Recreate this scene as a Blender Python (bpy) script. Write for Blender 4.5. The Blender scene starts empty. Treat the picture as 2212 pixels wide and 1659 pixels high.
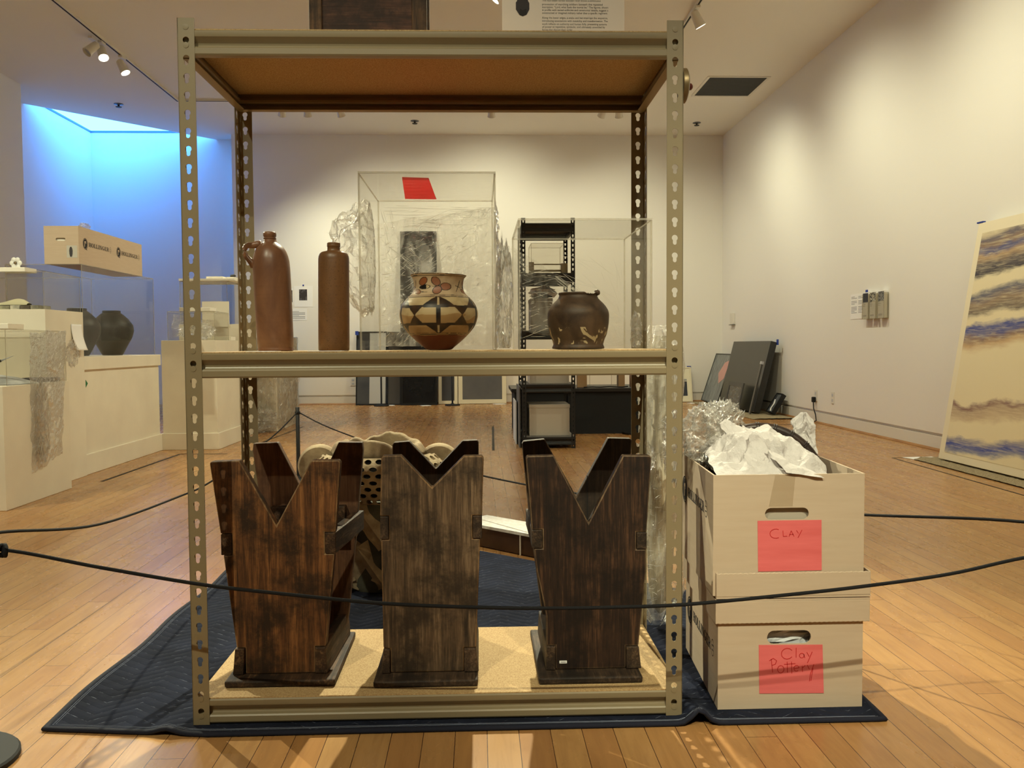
import bpy, bmesh, math, random
from math import pi, sin, cos, radians as rad
from mathutils import Vector, Matrix, noise as mn
from mathutils.geometry import tessellate_polygon

random.seed(7)
SC = bpy.context.scene
COL = SC.collection

# ------------------------------------------------------------------ camera, world, exposure
cam_d = bpy.data.cameras.new('camera'); cam = bpy.data.objects.new('camera', cam_d); COL.objects.link(cam)
F_PX, CAM_Z, YAW, PITCH, ROLL = 1883.3, .8368, -.0379, .0449, -.0065
cam_d.sensor_fit = 'HORIZONTAL'; cam_d.sensor_width = 36.0; cam_d.lens = 36.0*F_PX/2212
cam_d.clip_start = .02; cam_d.clip_end = 80
_f = Vector((-sin(YAW)*cos(PITCH), cos(YAW)*cos(PITCH), -sin(PITCH)))
_r = Vector((cos(YAW), sin(YAW), 0)); _u = _r.cross(_f)
_r2 = _r*cos(ROLL)+_u*sin(ROLL); _u2 = -_r*sin(ROLL)+_u*cos(ROLL)
cam.matrix_world = Matrix(((_r2.x,_u2.x,-_f.x,0),(_r2.y,_u2.y,-_f.y,0),(_r2.z,_u2.z,-_f.z,CAM_Z),(0,0,0,1)))
SC.camera = cam

world = bpy.data.worlds.new('world'); SC.world = world; world.use_nodes = True
world.node_tree.nodes['Background'].inputs[0].default_value = (.35,.55,1,1)
world.node_tree.nodes['Background'].inputs[1].default_value = .3

vs = SC.view_settings
SC.display_settings.display_device = 'sRGB'
vs.view_transform = 'Standard'; vs.look = 'None'; vs.gamma = 1; vs.use_curve_mapping = False
vs.exposure = 0.0
cy = SC.cycles
cy.transparent_max_bounces = 48; cy.max_bounces = 12; cy.diffuse_bounces = 5; cy.glossy_bounces = 5
cy.sample_clamp_indirect = 6; cy.caustics_reflective = False; cy.caustics_refractive = False

H_ROOM, X_R, Y_B = 3.816, 3.53, 12.53          # ceiling height, right wall, back wall
X_L, X_ALC, Y_ALC = -5.15, -5.53, 12.86        # near left wall, alcove left wall, alcove back wall
WARM = (1.0, .96, .665)
LAMP_K = 3.0

# every lamp of the track lighting: head position, aim, power, cone
LAMPS = [
 # right track: washes of the right wall
 ((1.94,1.2),(3.5,2.6,1.0),34,130), ((1.94,3.4),(3.4,4.6,0.5),46,130), ((1.94,5.6),(3.4,6.2,0.5),46,130),
 ((1.94,7.73),(3.53,8.1,0.8),39,130), ((1.94,9.7),(3.53,10.7,0.8),45,125),
 # cross track: wash of the back wall
 ((-2.05,10.78),(-2.2,12.5,1.1),48,80), ((-1.66,10.78),(-1.1,12.5,1.3),34,110), ((.18,10.78),(.2,12.5,1.6),42,120),
 ((1.74,10.78),(2.2,12.5,1.2),28,115),
 # left track: pedestals and floor
 ((-3.62,8.72),(-2.3,7.2,.6),70,80), ((-3.6,9.15),(-1.9,8.8,.4),50,90), ((-3.6,5.6),(-.1,2.1,.1),300,42),
 ((-3.6,3.2),(-2.5,5.4,.7),90,75), ((-3.6,1.0),(-2.6,4.5,.6),45,60),
 # middle track: from behind and above the shelving, and from behind the camera
 ((.2,5.2),(.05,2.0,.0),350,50), ((.6,-1.1),(.80,2.0,.42),180,27), ((-1.6,-1.0),(-.2,1.9,.12),120,42), ((.2,7.2),(-2.5,7.2,.5),72,75), ((.2,3.0),(-2.5,5.2,.5),84,75), ((.2,-1.8),(.0,2.1,1.4),66,34),  # the last spot is added unseen, to brighten film, vessels and sign
]

# ------------------------------------------------------------------ helpers
def lin(c):
    """sRGB as seen under the warm lamps -> surface colour (whites are given as they are)"""
    k = (1, 1, 1) if min(c) > 198 else (.97, 1.10, 1.45)
    return tuple(min(.9, f*(x/255/12.92 if x <= 10 else ((x/255+.055)/1.055)**2.4)) for x, f in zip(c, k))

class NT:
    def __init__(s, name):
        s.m = bpy.data.materials.new(name); s.m.use_nodes = True; s.t = s.m.node_tree; s.t.nodes.clear()
        s.out = s.n('ShaderNodeOutputMaterial')
    def n(s, typ, **kw):
        nd = s.t.nodes.new(typ)
        for k, v in kw.items(): setattr(nd, k, v)
        return nd
    def l(s, a, b): s.t.links.new(a, b)
    def set(s, sock, v):
        if hasattr(v, 'is_linked') or isinstance(v, bpy.types.NodeSocket): s.l(v, sock)
        else:
            if hasattr(sock, 'default_value'):
                if isinstance(v, tuple) and len(v) == 3 and len(sock.default_value) == 4: v = (*v, 1)
                sock.default_value = v
    def math(s, op, a, b=0.0, c=None):
        nd = s.n('ShaderNodeMath', operation=op); s.set(nd.inputs[0], a); s.set(nd.inputs[1], b)
        if c is not None: s.set(nd.inputs[2], c)
        return nd.outputs[0]
    def mix(s, fac, a, b, mode='MIX'):
        nd = s.n('ShaderNodeMix', data_type='RGBA', blend_type=mode)
        s.set(nd.inputs[0], fac); s.set(nd.inputs[6], a); s.set(nd.inputs[7], b)
        return nd.outputs[2]
    def coord(s, scale=(1,1,1), out='Object', rot=(0,0,0)):
        tc = s.n('ShaderNodeTexCoord'); mp = s.n('ShaderNodeMapping')
        mp.inputs['Scale'].default_value = scale; mp.inputs['Rotation'].default_value = rot
        s.l(tc.outputs[out], mp.inputs[0]); return mp.outputs[0]
    def noise(s, vec, scale=5, detail=4, rough=.55, dist=0):
        nd = s.n('ShaderNodeTexNoise'); s.l(vec, nd.inputs['Vector'])
        nd.inputs['Scale'].default_value = scale; nd.inputs['Detail'].default_value = detail
        nd.inputs['Roughness'].default_value = rough; nd.inputs['Distortion'].default_value = dist
        return nd.outputs[0]
    def ramp(s, fac, stops):
        nd = s.n('ShaderNodeValToRGB'); s.set(nd.inputs[0], fac); r = nd.color_ramp
        while len(r.elements) < len(stops): r.elements.new(.5)
        for e, (p, c) in zip(r.elements, stops):
            e.position = p; e.color = (*c, 1) if len(c) == 3 else c
        return nd.outputs[0]
    def bump(s, h, strength=.3, dist=.002):
        nd = s.n('ShaderNodeBump'); nd.inputs['Strength'].default_value = strength; nd.inputs['Distance'].default_value = dist
        s.l(h, nd.inputs['Height']); return nd.outputs[0]
    def principled(s, col, rough=.5, metal=0., spec=.5, normal=None, **kw):
        p = s.n('ShaderNodeBsdfPrincipled')
        s.set(p.inputs['Base Color'], col); s.set(p.inputs['Roughness'], rough); s.set(p.inputs['Metallic'], metal)
        s.set(p.inputs['Specular IOR Level'], spec)
        if normal is not None: s.l(normal, p.inputs['Normal'])
        for k, v in kw.items(): s.set(p.inputs[k.replace('_', ' ')], v)
        s.l(p.outputs[0], s.out.inputs[0]); return p

def M(name, col, rough=.6, metal=0., spec=.4, col2=None, vs_=(1,1,1), vscale=6, lo=.35, hi=.65, bump=0, bscale=80, bstretch=(1,1,1), detail=5, dist=.0015):
    """sRGB paint or card with an optional second tone and fine bump"""
    t = NT(name); c = lin(col)
    if col2 is not None:
        c = t.ramp(t.noise(t.coord(vs_), vscale, detail), [(lo, lin(col)), (hi, lin(col2))])
    nrm = t.bump(t.noise(t.coord(bstretch), bscale, 4), bump, dist) if bump else None
    t.principled(c, rough, metal, spec, nrm); return t.m

def wood(name, dark, mid, light, axis='z', scale=1., rough=.62, wear=.45, bump=.5):
    """old stained board: grain along axis, dark blotches, scratches"""
    st = {'z': (30,30,1.5), 'x': (1.5,30,30), 'y': (30,1.5,30)}[axis]; s2 = {'z': (90,90,5), 'x': (5,90,90), 'y': (90,5,90)}[axis]
    t = NT(name); co = t.coord(tuple(a*scale for a in st)); plain = t.coord()
    g = t.noise(co, 2.6, 8, .66, .45); fine = t.noise(t.coord(s2), 3.0, 5, .65)
    mix = t.math('ADD', t.math('MULTIPLY', g, .62), t.math('MULTIPLY', fine, .38))
    c = t.ramp(mix, [(.36, lin(dark)), (.50, lin(mid)), (.64, lin(light))])
    blot = t.noise(plain, 8*scale, 7, .68)
    c = t.mix(t.ramp(blot, [(.41, (.9,.9,.9)), (.55, (0,0,0))]), c, lin(dark))
    sc = t.noise(t.coord((60*scale,60*scale,60*scale), rot=(.6,.4,.7)), 1.6, 7, .75, 1.2)
    c = t.mix(t.math('MULTIPLY', t.ramp(sc, [(.60, (0,0,0)), (.72, (1,1,1))]), wear), c, lin(light))
    rub = t.noise(plain, 5, 5, .7); c = t.mix(t.math('MULTIPLY', t.ramp(rub, [(.55, (0,0,0)), (.75, (1,1,1))]), wear*.6), c, lin(light))
    t.principled(c, rough, 0, .35, t.bump(t.math('ADD', g, t.math('MULTIPLY', fine, .7)), bump, .0012)); return t.m

def clear(name, tint=(.97,.97,.95), gloss=.06, fres=.35, rough=.02, haze=0., haze_col=(.8,.78,.72), wrinkle=0., wscale=40, wst=(1,1,1)):
    """clear sheet: mostly transparent, glossy at grazing angles, with optional haze and wrinkles"""
    t = NT(name)
    tr = t.n('ShaderNodeBsdfTransparent'); tr.inputs[0].default_value = (*tint, 1)
    gl = t.n('ShaderNodeBsdfGlossy'); gl.inputs['Roughness'].default_value = rough
    lw = t.n('ShaderNodeLayerWeight'); lw.inputs[0].default_value = .25
    fac = t.math('ADD', t.math('MULTIPLY', lw.outputs['Fresnel'], fres), gloss)
    if wrinkle:
        h = t.noise(t.coord(wst), wscale, 5, .6, 1.2)
        h2 = t.noise(t.coord((1,1,1)), wscale*.35, 3, .5, 1.5)
        hh = t.math('ADD', h, t.math('MULTIPLY', h2, 1.5))
        nb = t.bump(hh, wrinkle, .006); t.l(nb, gl.inputs['Normal']); t.l(nb, lw.inputs['Normal'])
    mx = t.n('ShaderNodeMixShader'); t.l(fac, mx.inputs[0]); t.l(tr.outputs[0], mx.inputs[1]); t.l(gl.outputs[0], mx.inputs[2])
    last = mx.outputs[0]
    if haze:
        df0 = t.n('ShaderNodeBsdfDiffuse'); df0.inputs[0].default_value = (*haze_col, 1)
        tl = t.n('ShaderNodeBsdfTranslucent'); tl.inputs[0].default_value = (*haze_col, 1)
        df = t.n('ShaderNodeMixShader'); df.inputs[0].default_value = .4; t.l(df0.outputs[0], df.inputs[1]); t.l(tl.outputs[0], df.inputs[2])
        hz = haze
        if wrinkle:
            hz = t.math('MULTIPLY', t.ramp(t.noise(t.coord(wst), wscale*.6, 5, .65, 1.), [(.45,(0,0,0)),(.72,(1,1,1))]), haze*2.4)
            hz = t.math('ADD', hz, haze*.35)
        m2 = t.n('ShaderNodeMixShader'); t.set(m2.inputs[0], hz); t.l(last, m2.inputs[1]); t.l(df.outputs[0], m2.inputs[2]); last = m2.outputs[0]
    t.l(last, t.out.inputs[0]); return t.m

def glow(name, col, strength):
    t = NT(name); e = t.n('ShaderNodeEmission'); e.inputs[0].default_value = (*col, 1); e.inputs[1].default_value = strength
    t.l(e.outputs[0], t.out.inputs[0]); return t.m

class MB:
    """collects shapes and links them as ONE mesh object"""
    def __init__(s): s.v = []; s.f = []; s.m = []; s.col = None
    def add(s, v, f, mi=0):
        o = len(s.v); s.v += [tuple(p) for p in v]; s.f += [tuple(i+o for i in q) for q in f]; s.m += [mi]*len(f); return s
    def box(s, x0, x1, y0, y1, z0, z1, mi=0, xf=None):
        v = [(x,y,z) for z in (z0,z1) for y in (y0,y1) for x in (x0,x1)]
        if xf: v = [xf(p) for p in v]
        return s.add(v, [(0,2,3,1),(4,5,7,6),(0,1,5,4),(2,6,7,3),(0,4,6,2),(1,3,7,5)], mi)
    def bar(s, a, b, w, h, mi=0, up=(0,0,1)):
        a = Vector(a); b = Vector(b); d = (b-a).normalized(); r = d.cross(Vector(up)).normalized(); u = r.cross(d)
        v = [p+r*i*w/2+u*j*h/2 for p in (a,b) for (i,j) in ((-1,-1),(1,-1),(1,1),(-1,1))]
        return s.add(v, [(3,2,1,0),(4,5,6,7),(0,1,5,4),(1,2,6,5),(2,3,7,6),(3,0,4,7)], mi)
    def prism(s, poly, axis, lo, hi, mi=0, holes=(), mi_side=None, xf=None):
        """poly in the plane normal to axis: x->(y,z), y->(x,z), z->(x,y)"""
        loops = [list(poly)]+[list(h) for h in holes]
        flat = [p for L in loops for p in L]; n = len(flat)
        tris = tessellate_polygon([[Vector((a,b,0)) for a,b in L] for L in loops])
        P = {'x': lambda a,b,c: (c,a,b), 'y': lambda a,b,c: (a,c,b), 'z': lambda a,b,c: (a,b,c)}[axis]
        v = [P(a,b,lo) for a,b in flat]+[P(a,b,hi) for a,b in flat]
        if xf: v = [xf(p) for p in v]
        o = len(s.v); s.add(v, [], mi)
        if not holes:
            s.f.append(tuple(range(o,o+n))); s.f.append(tuple(range(o+2*n-1,o+n-1,-1))); s.m += [mi, mi]; tris = []
        for t in tris:
            s.f.append(tuple(i+o for i in t)); s.f.append(tuple(i+o+n for i in reversed(t))); s.m += [mi, mi]
        k = 0
        for L in loops:
            for i in range(len(L)):
                a, b = k+i, k+(i+1) % len(L)
                s.f.append((a+o,b+o,b+n+o,a+n+o)); s.m.append(mi if mi_side is None else mi_side)
            k += len(L)
        return s
    def flat(s, poly, fn, mi=0, holes=()):
        """a flat figure: 2D polygon mapped to space by fn"""
        loops = [list(poly)]+[list(h) for h in holes]; flat = [p for L in loops for p in L]
        tris = tessellate_polygon([[Vector((a,b,0)) for a,b in L] for L in loops])
        return s.add([fn(a,b) for a,b in flat], [tuple(t) for t in tris], mi)
    def lathe(s, prof, c=(0,0,0), n=48, mi=0, xf=None, caps=True):
        v = []; f = []
        for r, z in prof:
            for i in range(n):
                a = 2*pi*i/n; p = (r*cos(a), r*sin(a), z); v.append(xf(p) if xf else (c[0]+p[0], c[1]+p[1], c[2]+p[2]))
        for j in range(len(prof)-1):
            for i in range(n):
                k = (i+1) % n; f.append((j*n+i, j*n+k, (j+1)*n+k, (j+1)*n+i))
        if caps:
            f.append(tuple(range(n))[::-1]); f.append(tuple((len(prof)-1)*n+i for i in range(n)))
        return s.add(v, f, mi)
    def tube(s, path, r, n=8, mi=0, closed=False, flat=1.):
        P = [Vector(p) for p in path]; m = len(P); v = []; f = []; up = Vector((0,0,1))
        for i, p in enumerate(P):
            d = (P[(i+1) % m if closed else min(i+1,m-1)]-P[(i-1) % m if closed else max(i-1,0)]).normalized()
            a = d.cross(up);
            if a.length < .05: a = d.cross(Vector((0,1,0)))
            a.normalize(); b = a.cross(d); rr = r[i] if isinstance(r, (list,tuple)) else r
            for k in range(n):
                t = 2*pi*k/n; v.append(p+a*cos(t)*rr+b*sin(t)*rr*flat)
        for i in range(m if closed else m-1):
            j = (i+1) % m
            for k in range(n):
                q = (k+1) % n; f.append((i*n+k, i*n+q, j*n+q, j*n+k))
        if not closed: f.append(tuple(range(n))[::-1]); f.append(tuple((m-1)*n+k for k in range(n)))
        return s.add(v, f, mi)
    def grid(s, nu, nv, fn, mi=0, wrap=False):
        v = [fn(i/nu if wrap else i/(nu-1), j/(nv-1)) for j in range(nv) for i in range(nu)]; f = []
        for j in range(nv-1):
            for i in range(nu if wrap else nu-1):
                k = (i+1) % nu; f.append((j*nu+i, j*nu+k, (j+1)*nu+k, (j+1)*nu+i))
        return s.add(v, f, mi)
    def xform(s, fn): s.v = [tuple(fn(p)) for p in s.v]; return s
    def build(s, name, mats, parent=None, origin=None, smooth=0, bevel=0, worn=None, local=False, solid=0, recalc=True, subsurf=0):
        if not isinstance(mats, (list,tuple)): mats = [mats]
        if parent is not None and not local:
            o = wloc(parent); vv = [(x-o[0],y-o[1],z-o[2]) for x,y,z in s.v]; loc = (0,0,0)
        elif parent is None:
            xs, ys, zs = zip(*s.v); loc = origin or ((min(xs)+max(xs))/2, (min(ys)+max(ys))/2, min(zs))
            vv = [(x-loc[0],y-loc[1],z-loc[2]) for x,y,z in s.v]
        else: vv = s.v; loc = (0,0,0)
        me = bpy.data.meshes.new(name); me.from_pydata(vv, [], s.f)
        for m in mats: me.materials.append(m)
        me.polygons.foreach_set('material_index', s.m)
        if recalc:
            b = bmesh.new(); b.from_mesh(me); bmesh.ops.recalc_face_normals(b, faces=b.faces); b.to_mesh(me); b.free()
        if smooth:
            me.polygons.foreach_set('use_smooth', [True]*len(me.polygons))
            if smooth < 180: me.set_sharp_from_angle(angle=rad(smooth))
        me.update()
        o = bpy.data.objects.new(name, me); COL.objects.link(o); o.location = loc
        if parent is not None: o.parent = parent
        if solid:
            md = o.modifiers.new('thickness', 'SOLIDIFY'); md.thickness = solid; md.offset = 0
        if bevel:
            md = o.modifiers.new('bevel', 'BEVEL'); md.width = bevel; md.segments = 2; md.limit_method = 'ANGLE'; md.angle_limit = rad(40)
            if worn is not None: me.materials.append(worn); md.material = len(me.materials)-1
        if subsurf:
            md = o.modifiers.new('subdivision', 'SUBSURF'); md.levels = subsurf; md.render_levels = subsurf
        return o

def wloc(o):
    p = Vector(o.location)
    while o.parent: o = o.parent; p += Vector(o.location)
    return p
def tag(o, label, cat, group=None):
    o['label'] = label; o['category'] = cat
    if group: o['group'] = group
    return o
def thing(name, label, cat, loc, group=None, rz=0):
    o = bpy.data.objects.new(name, None); COL.objects.link(o); o.location = loc; o.rotation_euler = (0,0,rz)
    o.empty_display_size = .05
    return tag(o, label, cat, group)
def struct(o): o['kind'] = 'structure'; return o
def dup(root, loc, rz=None, label=None):
    kids = {}
    for o in list(COL.objects): kids.setdefault(o.parent, []).append(o)
    def rec(o, par):
        c = o.copy(); COL.objects.link(c)
        if par is not None: c.parent = par
        for ch in kids.get(o, []): rec(ch, c)
        return c
    r = rec(root, None); r.location = loc
    if rz is not None: r.rotation_euler = (0,0,rz)
    if label: r['label'] = label
    return r
def ell(cx, cy_, rx, ry, n=24, a0=0, a1=2*pi):
    full = abs(a1-a0-2*pi) < 1e-6
    return [(cx+rx*cos(a0+(a1-a0)*i/(n if full else n-1)), cy_+ry*sin(a0+(a1-a0)*i/(n if full else n-1))) for i in range(n)]
def stadium(cx, cz, w, h, n=8):
    r = h/2; p = []
    for i in range(n+1): a = -pi/2+pi*i/n; p.append((cx+w/2-r+r*cos(a), cz+r*sin(a)))
    for i in range(n+1): a = pi/2+pi*i/n; p.append((cx-w/2+r+r*cos(a), cz+r*sin(a)))
    return p
def nz(x, y, z, s=1.): return mn.noise(Vector((x*s, y*s, z*s)))
def ridge(x, y, z, s=1., o=4):
    a = 0; k = 1
    for i in range(o): a += (1-abs(mn.noise(Vector((x*s+i*7.3, y*s-i*3.1, z*s)))*2))*k; s *= 2.1; k *= .5
    return a/1.9

# ------------------------------------------------------------------ shared materials
paint = M('wall_paint', (236,234,229), .8, spec=.25, bump=.05, bscale=220)
ceil_paint = M('ceiling_paint', (238,235,228), .85, spec=.2)
white_trim = M('white_trim', (225,222,214), .6)
plinth_paint = M('plinth_paint', (232,226,208), .7, col2=(224,217,200), vscale=3, bump=.04, bscale=150)
putty = M('putty_enamel', (140,119,82), .38, spec=.5)
black_steel = M('black_enamel', (26,26,25), .4, spec=.5)
black_matt = M('black_matt', (18,18,18), .7)
rope_mat = M('black_cord', (16,15,16), .85, bump=.6, bscale=500)
white_card = M('white_card', (246,245,243), .7)
foam_white = M('white_foam', (240,236,222), .8)
archive = M('archive_card', (203,174,135), .8, spec=.2, col2=(199,169,130), vs_=(1,1,10), vscale=9)
archive_in = M('archive_card_inside', (184,164,132), .85, spec=.2)
pink = M('pink_paper', (236,112,100), .75, spec=.2, col2=(224,100,88), vs_=(.6,.6,5), vscale=7)
red_ink = M('red_ink', (196,44,40), .7)
black_ink = M('black_ink', (22,22,28), .7)
grey_ink = M('grey_ink', (120,116,110), .8)
blue_tape = M('blue_tape', (40,60,130), .7)
tape_black = M('black_tape', (30,22,16), .6)
brass = M('brass_rim', (128,104,66), .4, metal=.5)
acrylic = clear('acrylic_sheet', (.962,.958,.945), .004, .12, .02)
acryl_edge = clear('acrylic_edge', (.80,.77,.70), .10, .3, .15, .30, (.74,.70,.62))
film = clear('stretch_film', (.988,.985,.975), .08, .55, .18, .05, (.95,.93,.88), .75, 46, (1,1,.35))
film_fold_glint = clear('film_fold_glint', (.98,.97,.95), .35, .5, .3, .55, (.98,.97,.94))  # folds of film coloured whitish so that they read as glints
film_dense = clear('film_dense', (.985,.98,.965), .12, .55, .2, .14, (.96,.94,.90), .8, 40, (1,1,.3))
FILM = [film, film_fold_glint]; FILM_D = [film_dense, film_fold_glint]
tissue = M('tissue_paper', (206,201,199), .85, spec=.15, bump=.9, bscale=34, dist=.010)
hardboard = M('particle_board', (196,158,102), .75, spec=.25, col2=(164,124,74), vscale=330, detail=3, lo=.4, hi=.66)
lamp_white = M('lamp_white', (225,222,212), .45)
lamp_glow = glow('lamp_glow', (1,.93,.78), 22)

# ------------------------------------------------------------------ the room
def floor_material():
    t = NT('maple_floor'); co = t.coord(); sp = t.n('ShaderNodeSeparateXYZ'); t.l(co, sp.inputs[0])
    W, L = .0685, .92
    px = t.math('DIVIDE', t.math('ADD', sp.outputs[0], 30.006), W); ix = t.math('FLOOR', px); fx = t.math('SUBTRACT', px, ix)
    w1 = t.n('ShaderNodeTexWhiteNoise', noise_dimensions='1D'); t.l(ix, w1.inputs['W'])
    py = t.math('ADD', t.math('DIVIDE', t.math('ADD', sp.outputs[1], 40), L), t.math('MULTIPLY', w1.outputs[0], 7.3))
    iy = t.math('FLOOR', py); fy = t.math('SUBTRACT', py, iy)
    cv = t.n('ShaderNodeCombineXYZ'); t.l(ix, cv.inputs[0]); t.l(iy, cv.inputs[1])
    w2 = t.n('ShaderNodeTexWhiteNoise', noise_dimensions='3D'); t.l(cv.outputs[0], w2.inputs['Vector'])
    base = t.ramp(w2.outputs[0], [(0, lin((170,116,62))), (.35, lin((180,126,68))), (.7, lin((185,134,74))), (1, lin((176,120,62)))])
    sh = t.n('ShaderNodeCombineXYZ'); t.l(t.math('MULTIPLY', ix, 3.7), sh.inputs[0]); t.l(t.math('MULTIPLY', iy, 5.1), sh.inputs[1])
    va = t.n('ShaderNodeVectorMath', operation='ADD'); t.l(t.coord((34,2.6,1)), va.inputs[0]); t.l(sh.outputs[0], va.inputs[1])
    g = t.noise(va.outputs[0], 1.3, 6, .62, .8)
    base = t.mix(t.ramp(g, [(.42, (0,0,0)), (.78, (.55,.55,.55))]), base, lin((142,94,50)))
    dn = t.noise(t.coord((6,2,1)), 3, 5, .6)
    base = t.mix(t.ramp(dn, [(.55,(0,0,0)),(.8,(.35,.35,.35))]), base, lin((128,82,42)))
    gx = t.math('MINIMUM', fx, t.math('SUBTRACT', 1, fx)); gy = t.math('MULTIPLY', t.math('MINIMUM', fy, t.math('SUBTRACT', 1, fy)), L/W)
    gap = t.math('LESS_THAN', t.math('MINIMUM', gx, gy), .0115)
    base = t.mix(gap, base, lin((70,38,18)))
    rg = t.math('ADD', t.math('MULTIPLY', t.noise(t.coord((3,1,1)), 4, 4), .14), .20)
    h = t.math('SUBTRACT', t.math('MULTIPLY', g, .15), gap)
    wav = t.math('MULTIPLY', t.noise(t.coord((9,1.5,1)), 1.6, 2), .6)
    t.principled(base, rg, 0, .5, t.bump(t.math('ADD', h, wav), .12, .0012)); return t.m

floor = struct(MB().box(-6.2,3.9,-6.2,13.3,-.1,0).build('floor', floor_material()))
cl = MB(); HZ = H_ROOM
for x0,x1,y0,y1 in ((-6.2,3.9,-6.2,11.0),(-3.75,3.9,11.0,13.3),(-6.2,X_ALC,11.0,13.3),(X_ALC,-3.75,Y_ALC,13.3)):
    cl.box(x0,x1,y0,y1,HZ,HZ+.12)
cl.prism([(X_ALC,11.0),(-3.75,11.0),(-3.75,Y_ALC)], 'z', HZ, HZ+.12)
struct(cl.build('ceiling', ceil_paint))
RV = .135                                        # height of the recessed base under the wall boards
struct(MB().box(X_R,X_R+.25,-6.2,13.3,RV,HZ).box(X_R+.022,X_R+.25,-6.2,13.3,0,RV).build('wall_right', paint))
struct(MB().box(-3.45,X_R+.1,Y_B,13.2,RV,HZ).box(-3.44,X_R+.1,Y_B+.022,13.2,0,RV).build('wall_back', paint))
struct(MB().box(-5.9,-3.40,Y_ALC,13.2,0,HZ).build('wall_alcove', paint))
struct(MB().box(-5.9,X_ALC,10.2,13.2,0,HZ).build('wall_alcove_left', paint))
struct(MB().box(-5.9,X_L,-6.2,10.2,0,HZ).build('wall_left', paint))
struct(MB().box(-5.9,3.9,-6.2,-6.0,0,HZ).build('wall_front', paint))
struct(MB().box(X_R+.002,X_R+.022,-6.0,Y_B+.02,0,.112).build('baseboard_right', white_trim))
struct(MB().box(-3.44,X_R+.002,Y_B+.002,Y_B+.022,0,.112).build('baseboard_back', white_trim))
shoe = M('oak_shoe_moulding', (176,122,66), .5, col2=(150,98,50), vs_=(1,1,1), vscale=4)
struct(MB().prism([(X_R-.012,0),(X_R+.006,0),(X_R+.006,.02),(X_R-.004,.016),(X_R-.012,.004)], 'y', -6, Y_B).build('trim_1', shoe))
struct(MB().prism([(Y_B-.012,0),(Y_B+.006,0),(Y_B+.006,.02),(Y_B-.004,.016),(Y_B-.012,.004)], 'x', -3.44, X_R-.012).build('trim_2', shoe))
# the triangular skylight in the alcove corner: short shaft, glazing, daylight above it
T3 = [(X_ALC,11.0),(-3.75,Y_ALC),(X_ALC,Y_ALC)]
win = struct(MB().prism([(X_ALC-.02,10.98),(-3.73,Y_ALC+.02),(X_ALC-.02,Y_ALC+.02)], 'z', HZ+.125, HZ+.15).build('window_1', glow('skylight_glazing', (.06,.31,1.0), 11.0)))
fr = MB()
for a, b in zip(T3, T3[1:]+T3[:1]): fr.bar((a[0],a[1],HZ+.11), (b[0],b[1],HZ+.11), .02, .025)
struct(fr.build('window_frame', M('skylight_frame', (90,110,130), .5), parent=win))
# return air grille
gr = MB().prism([(2.58,9.77),(3.29,9.77),(3.29,10.55),(2.58,10.55)], 'z', HZ-.008, HZ+.002, holes=[[(2.61,9.8),(3.26,9.8),(3.26,10.52),(2.61,10.52)]])
vent = thing('ceiling_grille', 'dark square return air grille set in the ceiling near the right wall', 'vent', (2.935,10.16,HZ))
gr.build('frame', white_trim, vent)
g2 = MB().box(2.61,3.26,9.8,10.52,HZ-.003,HZ+.002)
for i in range(26): g2.bar((2.61,9.815+i*.027,HZ-.004), (3.26,9.815+i*.027,HZ-.004), .009, .003)
g2.build('louvre', M('grille_grey', (78,76,68), .7), vent)
for (x, y), lb in zip(((-4.384,11.0),(-.823,11.76),(2.966,11.81)), ('fire sprinkler in the blue lit ceiling beside the skylight','fire sprinkler in the ceiling above the middle of the back wall','fire sprinkler in the ceiling near the right hand corner')):
    s = thing('sprinkler_head', lb, 'sprinkler', (x,y,HZ), 'ceiling sprinklers')
    MB().lathe([(.055,HZ),(.055,HZ-.006),(.02,HZ-.012)], n=20, xf=lambda p, x=x, y=y: (x+p[0], y+p[1], p[2])).build('escutcheon', M('dull_chrome', (120,118,112), .4, metal=.6), s, smooth=40)
    MB().lathe([(.012,HZ-.01),(.012,HZ-.03),(.036,HZ-.034),(.034,HZ-.04),(.008,HZ-.042)], n=16, xf=lambda p, x=x, y=y: (x+p[0], y+p[1], p[2])).build('deflector', M('dark_brass', (52,46,40), .5, metal=.4), s, smooth=40)

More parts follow.
